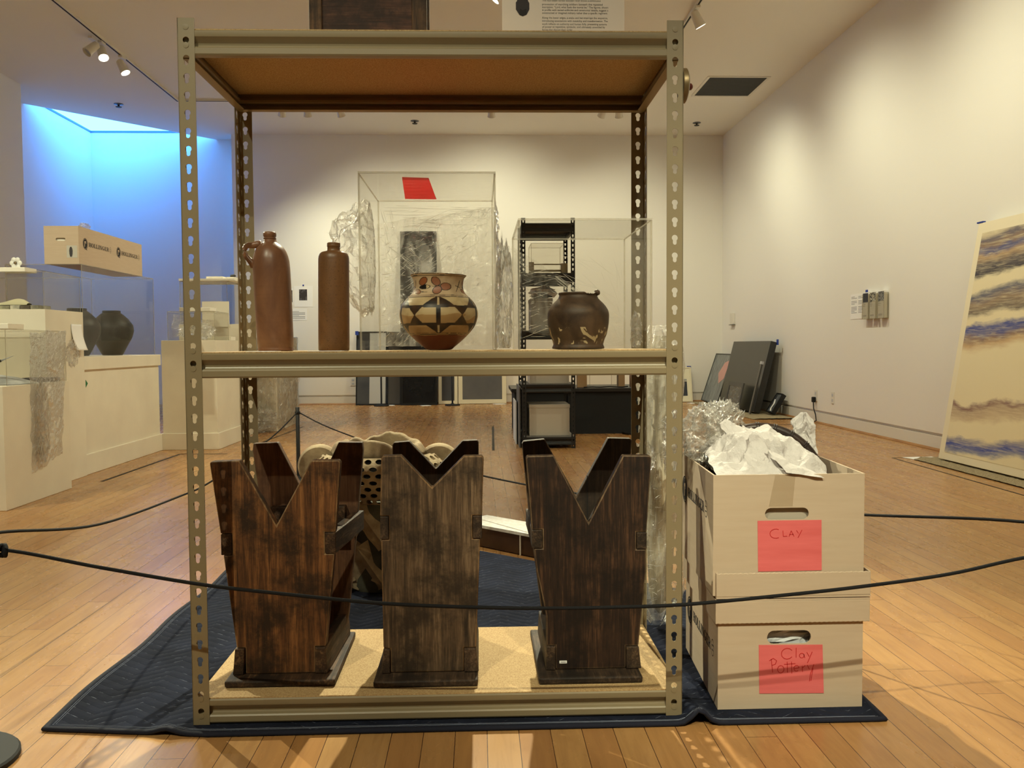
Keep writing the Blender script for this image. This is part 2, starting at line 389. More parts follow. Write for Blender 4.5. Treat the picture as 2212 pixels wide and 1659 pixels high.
# ---- lighting track and heads
def rail(a, b, label):
    m = MB().bar((*a,HZ-.012), (*b,HZ-.012), .036, .024)
    m.bar((*a,HZ-.0245), (*b,HZ-.0245), .016, .002, 1)
    return tag(m.build('lighting_track', [lamp_white, black_matt]), label, 'track', 'ceiling lighting tracks')
rail((-3.6,-3), (-3.6,10.80), 'white lighting track along the ceiling on the left, running towards the skylight')
rail((-3.58,10.78), (1.92,10.78), 'white lighting track crossing the ceiling in front of the back wall')
rail((1.94,-3), (1.94,10.80), 'white lighting track along the ceiling on the right, behind the right hand post top')
rail((.2,-3), (.2,7.4), 'white lighting track overhead along the middle of the room')
def head(pos, aim, lit, label):
    x, y = pos; z = HZ-.024
    r = thing('track_spotlight', label, 'spotlight', (x,y,z), 'track spotlights')
    MB().box(x-.02,x+.02,y-.05,y+.05,z-.022,z).bar((x,y,z-.02),(x,y,z-.075),.012,.012).build('adapter', lamp_white, r, bevel=.002)
    c = Vector((x,y,z-.10)); d = (Vector(aim)-c).normalized(); a = d.cross(Vector((0,0,1)))
    a = a.normalized() if a.length > .01 else Vector((1,0,0)); b = a.cross(d)
    X = lambda p: tuple(c+a*p[0]+b*p[1]+d*p[2])
    can = [(.018,-.075),(.036,-.06),(.04,-.02),(.044,.05),(.050,.075),(.046,.078),(.040,.05)]
    MB().lathe(can, n=20, xf=X).build('can', lamp_white, r, smooth=40)
    MB().lathe([(.039,.052),(.001,.053)], n=20, xf=X).build('lens', lamp_glow if lit else M('lens_off', (190,188,178), .3), r)
    return r, c+d*.1, d
names = {5:'lit spotlight on the cross track, second from the left end', 6:'spotlight on the cross track beside the lit one at its left', 7:'brightest spotlight on the cross track above the middle of the back wall',
 8:'spotlight at the right end of the cross track', 9:'brighter spotlight of the pair high on the left track', 10:'third spotlight along the left track, nearest the tall post',
 3:'lit spotlight on the right track beside the top of the right post'}
for i, (p, aim, w, cone) in enumerate(LAMPS):
    r, c, d = head(p, aim, True, names.get(i, 'overhead track spotlight %s' % ['at the near end of the right track','second along the right track','third along the right track','','far along the right track','','','','','','','half way along the left track, aimed at the shelving','on the left track above the near pedestals','nearest on the left track','on the middle track beyond the shelving','on the middle track, aimed at the boxes','on the middle track, aimed at the wooden stands','at the far end of the middle track, aimed at the pedestals','on the middle track, aimed at the low pedestal','added out of view to brighten the acrylic cases and film'][i]))
    ld = bpy.data.lights.new('spot_lamp', 'SPOT'); ld.energy = w*LAMP_K
    ld.color = WARM; ld.spot_size = rad(cone); ld.spot_blend = 1.0; ld.shadow_soft_size = .022
    lo = bpy.data.objects.new('spot_lamp', ld); COL.objects.link(lo); lo.parent = r
    lo.location = Vector(c)-Vector(r.location); lo.rotation_euler = d.to_track_quat('-Z','Y').to_euler()
head((-3.66,8.60), (-4.4,7.8,2.6), False, 'spotlight turned sideways at the start of the pair on the left track')
head((1.55,10.78), (1.2,11.6,2.8), False, 'unlit spotlight on the cross track, second from its right end')
head((-2.35,10.78), (-2.6,11.6,2.8), False, 'unlit spotlight at the left end of the cross track')

# ------------------------------------------------------------------ floor things: blanket, tape, plank
MAT_T = .008
def blanket():
    t = NT('navy_quilt'); co = t.coord(); sp = t.n('ShaderNodeSeparateXYZ'); t.l(co, sp.inputs[0])
    zz = t.math('PINGPONG', t.math('ADD', sp.outputs[0], 20), .085)
    st = t.math('FRACT', t.math('DIVIDE', t.math('ADD', t.math('ADD', sp.outputs[1], 20), t.math('MULTIPLY', zz, .75)), .034))
    line = t.math('ABSOLUTE', t.math('SUBTRACT', st, .5))
    stitch = t.math('LESS_THAN', line, .03); dash = t.noise(t.coord((14,14,1)), 3, 3)
    c = t.ramp(t.noise(t.coord(), 7, 5), [(.3, lin((23,24,30))), (.7, lin((36,38,47)))])
    c = t.mix(t.math('MULTIPLY', stitch, t.ramp(dash, [(.52,(0,0,0)),(.66,(.5,.5,.5))])), c, lin((140,140,142)))
    h = t.math('ADD', t.math('POWER', line, .5), t.math('MULTIPLY', t.noise(t.coord(), 60, 4), .35))
    t.principled(c, .95, 0, .1, t.bump(h, .8, .004))
    root = thing('moving_blanket', 'dark navy quilted moving blanket spread under the metal shelving and boxes', 'blanket', (0,2.6,0))
    def edge_y(u): return 1.908-.047*min(1, u/.2)
    def back_y(u): return 3.55 if u < .47 else 3.55-(u-.47)/.53*.86
    def P(u, v):
        x = -.96+1.85*u; x += .03*v*(1-u)+.012*v*u
        y = edge_y(u)+(back_y(u)-edge_y(u))*v
        x += .006*sin(y*11)*(1-u)*(1 if u < .2 else 0)
        e = min(1, (y-edge_y(u))/.16) if v < .5 else 1
        z = MAT_T+.030*math.exp(-((x-.478)/.022)**2)*(1-e)**1.2+.010*math.exp(-((x+.68)/.025)**2)*(1-e)
        if x < -.64 and u > .02: z += .006*max(0, nz(x*9, y*14, 3))*min(1, u*12)
        return x, y, z
    N1, N2 = 150, 110
    m = MB(); m.grid(N1, N2, P)
    n = len(m.v); top = list(m.v)
    under = [(x,y,max(.0005, z-MAT_T+.0005)) for x,y,z in top]; m.v += under
    m.f += [tuple(i+n for i in reversed(q)) for q in m.f[:]]; m.m += m.m[:]
    rim = [i for i in range(N1)]+[j*N1+N1-1 for j in range(1,N2)]+[(N2-1)*N1+i for i in range(N1-2,-1,-1)]+[j*N1 for j in range(N2-2,0,-1)]
    for a, b in zip(rim, rim[1:]+rim[:1]): m.f.append((a,b,b+n,a+n)); m.m.append(0)
    m.build('quilt', t.m, root, smooth=50)
    bind = M('navy_binding', (20,22,34), .85, bump=.4, bscale=300); th = M('white_thread', (132,132,134), .8)
    bp = [P(0,1-i/60) for i in range(61)]+[P(i/120,0) for i in range(1,121)]+[P(1,i/40) for i in range(1,41)]
    MB().tube([(x,y,z-.003) for x,y,z in bp], .0075, 8, flat=.75).build('edge_binding', bind, root, smooth=180)
    for off in (.012,.017):
        q = [P(off/1.85, 1-i/60*(1-off/1.6)) for i in range(61)]+[P(off/1.85+i/120*(1-2*off/1.85), off/1.65) for i in range(1,121)]
        MB().tube([(x,y,z+.0003) for x,y,z in q], .00045, 4).build('stitching', th, root)
blanket()
def floor_tape(pts, w, label):
    m = MB()
    for a, b in zip(pts, pts[1:]): m.bar((*a,.0006), (*b,.0006), w, .0011)
    tag(m.build('tape_strip', tape_black), label, 'tape', 'tape marks on the floor')
floor_tape([(-2.36,5.51),(-2.34,6.88),(-1.97,6.86)], .022, 'dark tape line on the floor in front of the white pedestals at left')
floor_tape([(.14,8.94),(.11,6.89)], .02, 'short dark tape line alone in the middle of the far floor')
floor_tape([(3.38,6.185),(2.99,6.18),(2.93,3.3)], .012, 'thin tape line marking off the large painting at right')
floor_tape([(-.15,4.46),(.62,3.40)], .012, 'thin tape line on the floor beyond the gap between two wooden stands')
floor_tape([(2.78,8.84),(3.38,8.80)], .03, 'dark tape line near the leaning black canvas at right')
floor_tape([(-1.9,7.55),(-1.83,9.1)], .015, 'thin tape line beside the film wrapped pedestal')
def plank():
    # low white topped box lying obliquely behind the wooden stands
    r = thing('low_plinth', 'low white topped plinth with dark sides lying on the floor behind the wooden stands', 'plinth', (.18,3.46,0))
    a = Vector((.72,-.70,0)).normalized(); b = Vector((-a.y,a.x,0)); c = Vector((.18,3.41,0))
    def X(p): q = c+a*p[0]+b*p[1]; return (q.x,q.y,p[2])
    MB().box(-.36,.36,.0,.16,.004,.082,xf=X).build('body', M('stained_side', (74,48,28), .35, col2=(58,36,20), vscale=8), r)
    MB().box(-.37,.37,-.006,.166,.082,.094,xf=X).build('top', M('whitewashed_top', (226,214,190), .6, col2=(206,192,166), vs_=(20,20,1), vscale=3), r)
    MB().box(-.03,-.026,-.004,.0,.0005,.082,xf=X).build('joint_strip', white_trim, r)
plank()
sc = MB().prism([(-.815,2.0),(-.80,2.045),(-.775,2.06),(-.79,2.012)], 'z', .0006, .0016)
tag(sc.build('paper_scrap', white_card, bevel=0), 'small white paper scrap on the floor beside the left edge of the blanket', 'paper scrap')

# ------------------------------------------------------------------ boltless shelving
PITCH_H = .0381
def keyhole(cx, cz, k=1.):
    r, s, h = .0067*k, .0043*k, .0150*k; cz += .0050*k; p = []
    a0 = math.asin(s/r)
    for i in range(13): a = -pi/2+a0+(2*pi-2*a0)*i/12; p.append((cx+r*cos(a), cz+r*sin(a)))
    for i in range(7): a = pi+pi*i/6; p.append((cx+s*cos(a), cz-h+s+s*sin(a)-.000))
    return p
def flange(H, w, t, off, mat_fn, k=1.):
    """perforated strip: u across 0..w, z up, d = depth 0..t; mat_fn maps (u,z,d) to space"""
    m = MB(); n = int((H-off)/PITCH_H); cells = [(0, off)] if off > 0 else []
    z = off
    def plain(a, b):
        v = [mat_fn(u,zz,d) for d in (0,t) for zz in (a,b) for u in (0,w)]
        m.add(v, [(0,1,3,2),(4,6,7,5),(0,2,6,4),(1,5,7,3),(0,4,5,1),(2,3,7,6)])
    if off > 0: plain(0, off)
    outer = [(0,0),(w,0),(w,PITCH_H),(0,PITCH_H)]; hole = keyhole(w*.5, PITCH_H/2, k)
    flat = outer+hole; tr = tessellate_polygon([[Vector((a,b,0)) for a,b in outer],[Vector((a,b,0)) for a,b in hole]]); N = len(flat)
    for i in range(n):
        v = [mat_fn(a,b+z,0) for a,b in flat]+[mat_fn(a,b+z,t) for a,b in flat]
        f = [tuple(q) for q in tr]+[tuple(x+N for x in reversed(q)) for q in tr]
        f += [(0,3,3+N,N),(1,1+N,2+N,2)]
        for j in range(4, N): j2 = 4+(j-4+1) % (N-4); f.append((j,j2,j2+N,j+N))
        m.add(v, f); z += PITCH_H
    if H-z > 1e-5: plain(z, H)
    return m
def post(W, D, H, w, sx, sy, k=1.):
    """angle post with its outer corner at (sx*W, sy*D)"""
    X0 = W*sx; Y0 = D*sy; ax = 1-2*sx; ay = 1-2*sy; t = .0018
    a = flange(H, w, t, .006, lambda u,z,d: (X0+ax*u, Y0+ay*d, z), k)
    b = flange(H, w, t, .006, lambda u,z,d: (X0+ax*d, Y0+ay*u, z), k)
    a.add(b.v, b.f); return a
def sheet(path, t=.0015):
    """closed outline of a bent strip of thickness t"""
    n = len(path); off = []
    for i in range(n):
        a = Vector(path[max(i-1,0)]); b = Vector(path[min(i+1,n-1)]); d = (b-a).normalized(); off.append((path[i][0]+d.y*t, path[i][1]-d.x*t))
    return path+off[::-1]
BEAM = [(.020,.001),(.012,.0),(.001,.0),(.0,.002),(.0,.0135),(.0012,.0155),(.0095,.018),(.0115,.022),(.0105,.027),(.003,.036),(.0005,.0385),(0,.041),(0,.049),(.0015,.0505),(.016,.0505)]
def shelving(name, label, cat, loc, rz, W, D, H, w, tops, steel, board_mat, board_t=.011, beam_h=1., k=1., rivets=True):
    r = thing(name, label, cat, loc, None, rz)
    for sx in (0,1):
        for sy in (0,1): post(W, D, H, w, sx, sy, k).build('post', steel, r, local=True)
    B = [(a, b*beam_h) for a, b in BEAM]; o = .0022
    for top in tops:
        z0 = top-.0505*beam_h
        for side in (0,1):
            pr = sheet([(o+a if side == 0 else D-o-a, z0+b) for a, b in B], .0015 if side else -.0015)
            m = MB().prism(pr, 'x', .004, W-.004)
            if rivets:
                for xx in (w*.5, W-w*.5):
                    for hz in (0, 1):
                        zc = top-.0395-.0381*.5*0+(.0 if hz == 0 else .0381)
                        zc = riv_z(zc)
                        yy = -.0006 if side == 0 else D+.0006
                        m.lathe([(.0062,0),(.0062,.0034),(.001,.0036)], n=14, xf=lambda p, xx=xx, zc=zc, side=side: (xx+p[0], (.0026-p[2]) if side == 0 else (D-.0026+p[2]), zc+p[1]))
            m.build('beam', steel, r, local=True, smooth=28)
        for side in (0,1):
            pr = sheet([(o+a if side == 0 else W-o-a, z0+b) for a, b in B], .0015 if side else -.0015)
            MB().prism([(a,b) for a,b in pr], 'y', .026, D-.026).build('side_beam', steel, r, local=True, smooth=28)
        MB().box(.0045,W-.0045,.0045,D-.0045,top-.007,top-.007+board_t).build('shelf_board', board_mat, r, local=True)
    return r
def riv_z(z):
    # the stem of the keyhole whose cell holds z
    i = math.floor((z-.006)/PITCH_H); return .006+i*PITCH_H+PITCH_H/2-.0058
ZS = .0085; SX, SY, SYAW = -.6322, 1.9013, -.0056
SHELF = shelving('metal_shelving', 'tall putty coloured metal shelving unit with keyhole posts and three particle board shelves', 'shelving', (SX,SY,ZS), SYAW,
    1.079, .457, 1.524, .036, (1.4985,.8125,.0545), putty, hardboard)
Z_MID, Z_BOT, Z_TOP = ZS+.8125+.004, ZS+.0545+.004, ZS+1.4985+.004
clip = thing('round_clip', 'small round black clip with brass rim on the right front post', 'clip', (.4475,1.925,1.40))
cx_ = lambda p: (.4475+p[2], 1.925+p[0], 1.402+p[1])
MB().lathe([(.036,.0),(.037,.004),(.037,.010),(.034,.012)], n=32, xf=cx_).build('rim', brass, clip, smooth=40)
MB().lathe([(.033,.0118),(.030,.0135),(.004,.014)], n=32, xf=cx_).build('face', black_steel, clip, smooth=40)
MB().lathe([(.006,.012),(.008,.016),(.007,.022),(.003,.025)], n=16, xf=lambda p: (.4475+p[2], 1.918+p[0], 1.398+p[1])).build('knob', M('oxblood', (84,30,22), .3), clip, smooth=180)

# ------------------------------------------------------------------ notched wooden stands on the bottom shelf
def stand(label, wd, front, back, y0, y1, base, mids, lows, k=0., extra=None, tagxz=None):
    zb = Z_BOT+.0005
    r = thing('notched_stand', label, 'wooden stand', ((base[0]+base[1])/2, (base[2]+base[3])/2, zb), 'V-notched wooden stands')
    m = MB().box(base[0],base[1],base[2],base[3],zb,.0835)
    m.build('base_board', wd[1], r, bevel=.004)
    MB().prism(front, 'y', y0, y0+.026).build('front_board', wd[0], r, bevel=.0028, worn=worn_a if wd is not wC else worn_c)
    sh = lambda p: (p[0]+k*(p[1]-y0), p[1], p[2])
    MB().prism(back, 'y', y1, y1+.024).build('back_board', wd[2], r, bevel=.0024, worn=worn_c)
    for x0, x1, z0, z1 in mids: MB().box(x0,x1,y0-.002,y1+.026,z0,z1,xf=sh).build('upper_rail', wd[1], r, bevel=.0018)
    kk = k*.4
    sh2 = lambda p: (p[0]+kk*(p[1]-y0), p[1], p[2])
    for poly in lows: MB().prism(poly, 'y', y0-.006, y1+.03, xf=sh2).build('lower_rail', wd[1], r, bevel=.0018)
    if extra: extra(r)
    return r
worn_a = wood('worn_edge_amber', (70,46,24), (128,92,54), (168,128,80), wear=.3); worn_c = wood('worn_edge_dark', (60,42,28), (104,78,50), (138,108,72), wear=.3)
wA = [wood('stand_wood_amber', (36,23,12), (98,58,27), (150,96,48), wear=.5), wood('stand_wood_rail', (30,18,10), (62,40,22), (120,84,50), 'y'), wood('stand_wood_red', (70,43,25), (102,65,38), (124,84,52), wear=.1)]
wB = [wood('stand_wood_grey', (46,34,22), (92,68,44), (136,106,72), wear=.35), wood('stand_wood_rail_grey', (34,24,16), (70,50,32), (112,84,58), 'y'), wood('stand_wood_deep', (40,27,17), (60,41,26), (82,56,36), wear=.1)]
wC = [wood('stand_wood_black', (24,14,8), (46,28,16), (96,62,36), wear=.35), wood('stand_wood_rail_dark', (26,18,11), (54,38,24), (100,74,48), 'y'), wood('stand_wood_dark', (36,26,17), (56,41,27), (80,58,38), wear=.1)]
e = .0006
fA = [(-.541,.0845),(-.541,.1455),(-.561,.1455),(-.5865,.361),(-.5665,.361),(-.5665,.4105),(-.592,.4105),(-.613,.571),(-.611,.576),(-.546,.578),(-.465,.428),(-.384,.576),(-.322,.576),(-.318,.571),(-.331,.4105),(-.3555,.4105),(-.3555,.361),(-.3345,.361),(-.357,.1455),(-.382,.1455),(-.382,.0845)]
bA = [(-.530,.0845),(-.552,.36),(-.578,.570),(-.576,.590),(-.514,.592),(-.436,.432),(-.360,.591),(-.300,.590),(-.298,.570),(-.318,.36),(-.341,.145),(-.352,.0845)]
def exA(r):
    MB().box(-.53,-.342,2.207,2.2345,.34,.431).build('cross_rail', wA[1], r, bevel=.002)
stand('amber brown scratched stand with deep V notch, left of three on the bottom shelf', wA, fA, bA, 1.995, 2.235, (-.579,-.331,1.955,2.287),
    [(-.591,-.567,.3615,.410),(-.355,-.331,.3615,.410)], [[(-.569,.0845),(-.545,.0845),(-.542,.145),(-.563,.145)],[(-.3815,.0845),(-.353,.0845),(-.3575,.145),(-.3815,.145)]], .112, exA)
fB = [(-.209,.0845),(-.209,.1405),(-.2245,.1425),(-.2265,.394),(-.2085,.394),(-.2085,.4475),(-.2285,.4475),(-.224,.580),(-.221,.586),(-.179,.587),(-.109,.512),(-.036,.584),(.006,.584),(.0095,.577),(.0045,.4465),(-.0175,.4465),(-.0175,.393),(.0,.393),(-.0115,.1395),(-.0395,.1395),(-.0395,.0845)]
bB = [(-.205,.0845),(-.225,.36),(-.223,.583),(-.219,.589),(-.180,.592),(-.1125,.5195),(-.043,.592),(-.006,.593),(-.002,.588),(-.004,.36),(-.02,.0845)]
stand('greyish brown worn stand with shallow V notch, middle of three on the bottom shelf', wB, fB, bB, 1.985, 2.232, (-.243,-.008,1.936,2.281),
    [(-.2280,-.209,.3945,.447),(-.017,.0045,.3935,.446)], [[(-.229,.0845),(-.2095,.0845),(-.2095,.140),(-.224,.142)],[(-.039,.0845),(-.006,.0845),(-.012,.139),(-.039,.139)]])
fC = [(.172,.0845),(.172,.1405),(.1515,.1405),(.151,.211),(.130,.314),(.1235,.368),(.1435,.368),(.1435,.4115),(.1185,.4115),(.106,.576),(.109,.582),(.170,.583),(.250,.4255),(.330,.581),(.392,.580),(.396,.575),(.3845,.4025),(.3605,.4025),(.3605,.3625),(.3835,.3625),(.383,.31),(.366,.1365),(.336,.1365),(.336,.0845)]
bC = [(.165,.0845),(.138,.30),(.124,.42),(.109,.584),(.113,.590),(.167,.595),(.2485,.4445),(.331,.596),(.389,.594),(.392,.588),(.378,.36),(.345,.0845)]
def exC(r):
    MB().box(.181,.1985,1.9835,1.985,.0985,.1045).box(.184,.196,1.9832,1.9836,.1008,.1022,1).build('paper_tag', [white_card, grey_ink], r)
    MB().box(.2755,.2768,2.2205,2.2225,.30,.50).build('board_joint', black_matt, r)
stand('nearly black stand with deep V notch, right of three on the bottom shelf', wC, fC, bC, 1.985, 2.222, (.130,.3665,1.936,2.275),
    [(.119,.143,.3685,.411),(.361,.3845,.363,.402)], [[(.1485,.0845),(.1715,.0845),(.1715,.140),(.1515,.140)],[(.3365,.0845),(.371,.0845),(.3655,.136),(.3365,.136)]], 0, exC)

# ------------------------------------------------------------------ vessels on the middle shelf
def clay(name, c1, c2, rough=.42, bump=.25, vscale=9, speck=None, lo=.32, hi=.68):
    t = NT(name); n = t.noise(t.coord((1,1,.7)), vscale, 6, .6, .6)
    c = t.ramp(n, [(lo, lin(c1)), (hi, lin(c2))])
    ring = t.noise(t.coord((2,2,60)), 2, 3)
    c = t.mix(t.ramp(ring, [(.5,(0,0,0)),(.75,(.3,.3,.3))]), c, lin(c1))
    if speck: c = t.mix(t.ramp(t.noise(t.coord(), 300, 3, .7), [(.58,(0,0,0)),(.70,(.75,.75,.75))]), c, lin(speck))
    t.principled(c, rough, 0, .45, t.bump(t.math('ADD', ring, t.noise(t.coord(), 60, 4)), bump, .0008)); return t.m
def ls(prof, k, y_base, z0): return [(r*k, z0+(y_base-y)*k) for r, y in prof]
k = .000195; z0 = Z_MID+.0005
jug = thing('stoneware_jug', 'tall red brown stoneware jug with a small loop handle at its neck', 'jug', (-.483,2.10,z0))
P = [(200,1545),(214,1535),(213,1510),(209,1500),(214,1490),(218,1300),(221,1000),(223,700),(222,560),(217,450),(205,390),(186,335),(160,290),(120,252),(92,232),(80,215),(74,192),(70,188),(76,183),(76,174),(70,170),(70,158),(77,150),(78,120),(73,104),(60,98),(48,99),(44,130),(44,200)]
lean = lambda p: (-.483+p[0]-(p[2]-z0)*.035, 2.10+p[1], p[2])
jm = clay('jug_stoneware', (104,66,42), (146,98,62), .36)
MB().lathe(ls(P,k,1545,z0), n=64, xf=lean, caps=True).build('body', jm, jug, smooth=50)
hp = [(290,250),(245,252),(190,262),(140,262),(108,278),(94,312),(100,360),(120,405),(150,440),(180,475),(196,530)]
MB().tube([(-.483-.008+(x-400)*k, 2.095-.003*i/10, z0+(1545-y)*k) for i,(x,y) in enumerate(hp)], [.0075,.0068,.006,.0056,.0052,.005,.005,.0052,.0056,.0062,.005], 12, flat=1.25).build('handle', jm, jug, smooth=180)
bot = thing('stoneware_bottle', 'slim brown speckled stoneware bottle without handle, right of the jug', 'bottle', (-.3455,2.10,z0))
P = [(178,1545),(187,1532),(188,1400),(187,900),(186,600),(185,430),(180,395),(168,365),(148,347),(110,336),(80,328),(76,318),(75,284),(79,280),(80,262),(77,257),(80,250),(79,238),(70,229),(56,229),(50,250),(50,330)]
MB().lathe(ls(P,k,1545,z0), n=64, xf=lambda p: (-.3455+p[0]+(p[2]-z0)*.012, 2.10+p[1], p[2])).build('body', clay('bottle_stoneware', (92,60,32), (136,90,48), .4, speck=(52,32,18), vscale=6), bot, smooth=50)

def painted_pot():
    k = .000278; base = 1632; cx, cyy = -.0965, 2.135
    prof = [(85,1632),(112,1628),(133,1608),(165,1582),(200,1553),(240,1515),(275,1478),(308,1436),(328,1395),(340,1350),(343,1318),(338,1280),(326,1245),(306,1213),(280,1184),(252,1160),(232,1138),(219,1110),(214,1085),(214,1060),(217,1035),(224,1010),(236,993),(250,979),(247,972),(238,974),(226,990),(212,1015),(205,1050),(204,1090)]
    # resample
    pts = []; 
    for (r0,y0),(r1,y1) in zip(prof, prof[1:]):
        n = max(1, int(math.hypot(r1-r0, y1-y0)/4.2))
        for i in range(n): pts.append((r0+(r1-r0)*i/n, y0+(y1-y0)*i/n))
    pts.append(prof[-1])
    for _ in range(6):
        pts = [pts[0]]+[((a[0]+2*b[0]+c[0])/4, (a[1]+2*b[1]+c[1])/4) for a,b,c in zip(pts, pts[1:], pts[2:])]+[pts[-1]]
    NS = 440; v = []; colr = []
    black, cream, tan, red, rose, neck = (24,21,18), (204,172,118), (176,134,80), (116,50,24), (158,100,68), (206,172,126)
    top_i = max(range(len(pts)), key=lambda i: -pts[i][1])
    def paint_at(phi, y, r, i, outer):
        if not outer: return (150,110,70) if y < 1000 else (70,48,32)
        w = mn.noise(Vector((sin(phi)*3, cos(phi)*3, y*.012)))*3
        y += w; d = math.degrees(phi)-2; a = abs((d+36) % 72-36)/36
        if y > 1506+3*w: return red
        if 1497 < y < 1502 or (1486 < y < 1490 and (d*3.1+w*9) % 50 > 12): return black
        if y > 1182:
            if y > 1488: return tan
            if abs(y-1262) < 9 or abs(y-1412) < 9: return black
            slit = a < .055 and (1184 < y < 1254 or 1419 < y < 1484)
            if a < .095 and not slit: return black
            if slit: return cream
            if 1262 <= y <= 1412 and (1-a) < .34*abs(y-1336)/75+.015: return black
            if y < 1262:
                if y > 1180+82*(a/.70)**1.7: return black if a < .68 else (black if (1-a) < .36*(1-(1262-y)/90) else cream)
                return cream
            if y > 1412: return black if a < .60-.52*(y-1412)/76 else tan
            return cream if (1336-y) > 20*w else tan
        if 1176 < y < 1182 or 1164 < y < 1168: return black
        if 978 < y < 983 or 994 < y < 999: return black
        if y <= 976: return (90,60,36)
        # neck band motif, three times round
        D = ((math.degrees(phi)+60) % 120)-60; x = r*math.sin(rad(D))
        def el(ex, ey, rx, ry, ro=0):
            c, s = cos(ro), sin(ro); X = (x-ex)*c+(y-ey)*s; Y = -(x-ex)*s+(y-ey)*c; return math.hypot(X/rx, Y/ry)
        for ex, ey, rx, ry, ro in ((-12,1046,46,34,.75),(-2,1121,44,34,-.6),(70,1091,48,33,.05)):
            q = el(ex,ey,rx,ry,ro)
            if q < .86: return rose
            if q < 1.02: return black
        q = el(-122,1043,42,30,-.7)
        if q < .88: return (150,84,44)
        if q < 1.02: return black
        q = el(-108,1092,74,28,-.05)
        if q < .55: return black if x < -95 else cream
        if q < .68: return black
        q = el(-170,1132,30,24,.3)
        if q < .85: return (160,104,66)
        if q < 1: return black
        if abs(y-(1136+.06*(x+120))) < 2.5 and -170 < x < -85: return black
        if abs(y-(1088-.05*x)) < 2.5 and -40 < x < 10: return black
        if abs(x-(180-.3*(y-1060))) < 3 and 1030 < y < 1130: return black
        if abs(y-(1092+.4*(x-180))) < 3 and 150 < x < 200: return black
        return neck
    for i, (r, y) in enumerate(pts):
        for j in range(NS):
            th = 2*pi*j/NS; rr = r*k; tilt = .03*max(0, (1010-y)/40)
            v.append((cx+rr*sin(th), cyy-rr*cos(th), z0+(base-y)*k-tilt*rr*sin(th)))
            ph = th if th < pi else th-2*pi
            colr.append(paint_at(ph, y, r, i, i <= top_i))
    f = []
    for i in range(len(pts)-1):
        for j in range(NS):
            q = (j+1) % NS; f.append((i*NS+j, i*NS+q, (i+1)*NS+q, (i+1)*NS+j))
    f.append(tuple(range(NS))[::-1])
    root = thing('painted_olla', 'round painted clay pot with black and cream geometric pattern and flowers on its neck', 'pot', (cx,cyy,z0))
    m = MB(); m.add(v, f)
    t = NT('painted_clay'); at = t.n('ShaderNodeAttribute', attribute_name='paint')
    nn = t.noise(t.coord(), 26, 6, .6)
    c = t.mix(t.ramp(nn, [(.42,(0,0,0)),(.75,(.5,.5,.5))]), at.outputs['Color'], lin((120,78,40)))
    t.principled(c, .42, 0, .4, t.bump(nn, .1, .001))
    o = m.build('body', t.m, root, smooth=180)
    at2 = o.data.color_attributes.new('paint', 'FLOAT_COLOR', 'POINT')
    buf = []
    L = {}
    for q in colr:
        if q not in L: L[q] = lin(q)
        buf += [*L[q], 1]
    at2.data.foreach_set('color', buf)
painted_pot()
def brown_pot():
    k = .0002217; cx, cyy = .2415, 2.11
    P = [(240,1557),(283,1552),(286,1535),(278,1522),(272,1505),(288,1450),(310,1400),(324,1340),(333,1270),(336,1190),(333,1160),(322,1128),(300,1092),(272,1058),(240,1028),(218,1004),(208,980),(206,970),(214,962),(217,952),(212,943),(200,941),(190,950),(190,985),(210,1020),(260,1070)]
    def X(p):
        a = math.atan2(p[1], p[0]); d = 0
        if p[2] > z0+(1557-956)*k and -1.35 < a < -.6: d = -.004*max(0, sin((a+1.35)/.75*pi))**.5*(1+.4*sin(a*40))
        w = 1+.008*nz(cos(a)*2, sin(a)*2, p[2]*9)
        return (cx+p[0]*w, cyy+p[1]*w, p[2]+d)
    t = NT('brown_glaze'); n = t.noise(t.coord(), 16, 7, .65, .6); c = t.ramp(n, [(.3, lin((34,24,16))), (.5, lin((68,49,32))), (.72, lin((98,72,47)))])
    sp = t.n('ShaderNodeSeparateXYZ'); t.l(t.coord(), sp.inputs[0])
    chips = t.math('MULTIPLY', t.ramp(t.noise(t.coord((1,1,.45)), 42, 3, .5, 1.6), [(.60,(0,0,0)),(.63,(1,1,1))]), t.math('MULTIPLY', t.math('GREATER_THAN', sp.outputs[2], .012), t.math('LESS_THAN', sp.outputs[2], .052)))
    c = t.mix(chips, c, lin((176,150,104)))
    t.principled(c, t.math('ADD', t.math('MULTIPLY', n, .4), .32), 0, .35, t.bump(n, .5, .0015))
    r = thing('glazed_jar', 'dark brown glazed jar with chipped rim in the right acrylic case', 'jar', (cx,cyy,z0))
    MB().lathe(ls(P,k,1557,z0), n=96, xf=X).build('body', t.m, r, smooth=60)
    MB().lathe([(.001,-.007),(.0065,-.004),(.0075,0),(.0065,.005),(.001,.008)], n=14, xf=lambda p: (cx+.0445+p[0], cyy-.012+p[1], z0+(1557-948)*k+p[2])).build('lug', t.m, r, smooth=180)
brown_pot()

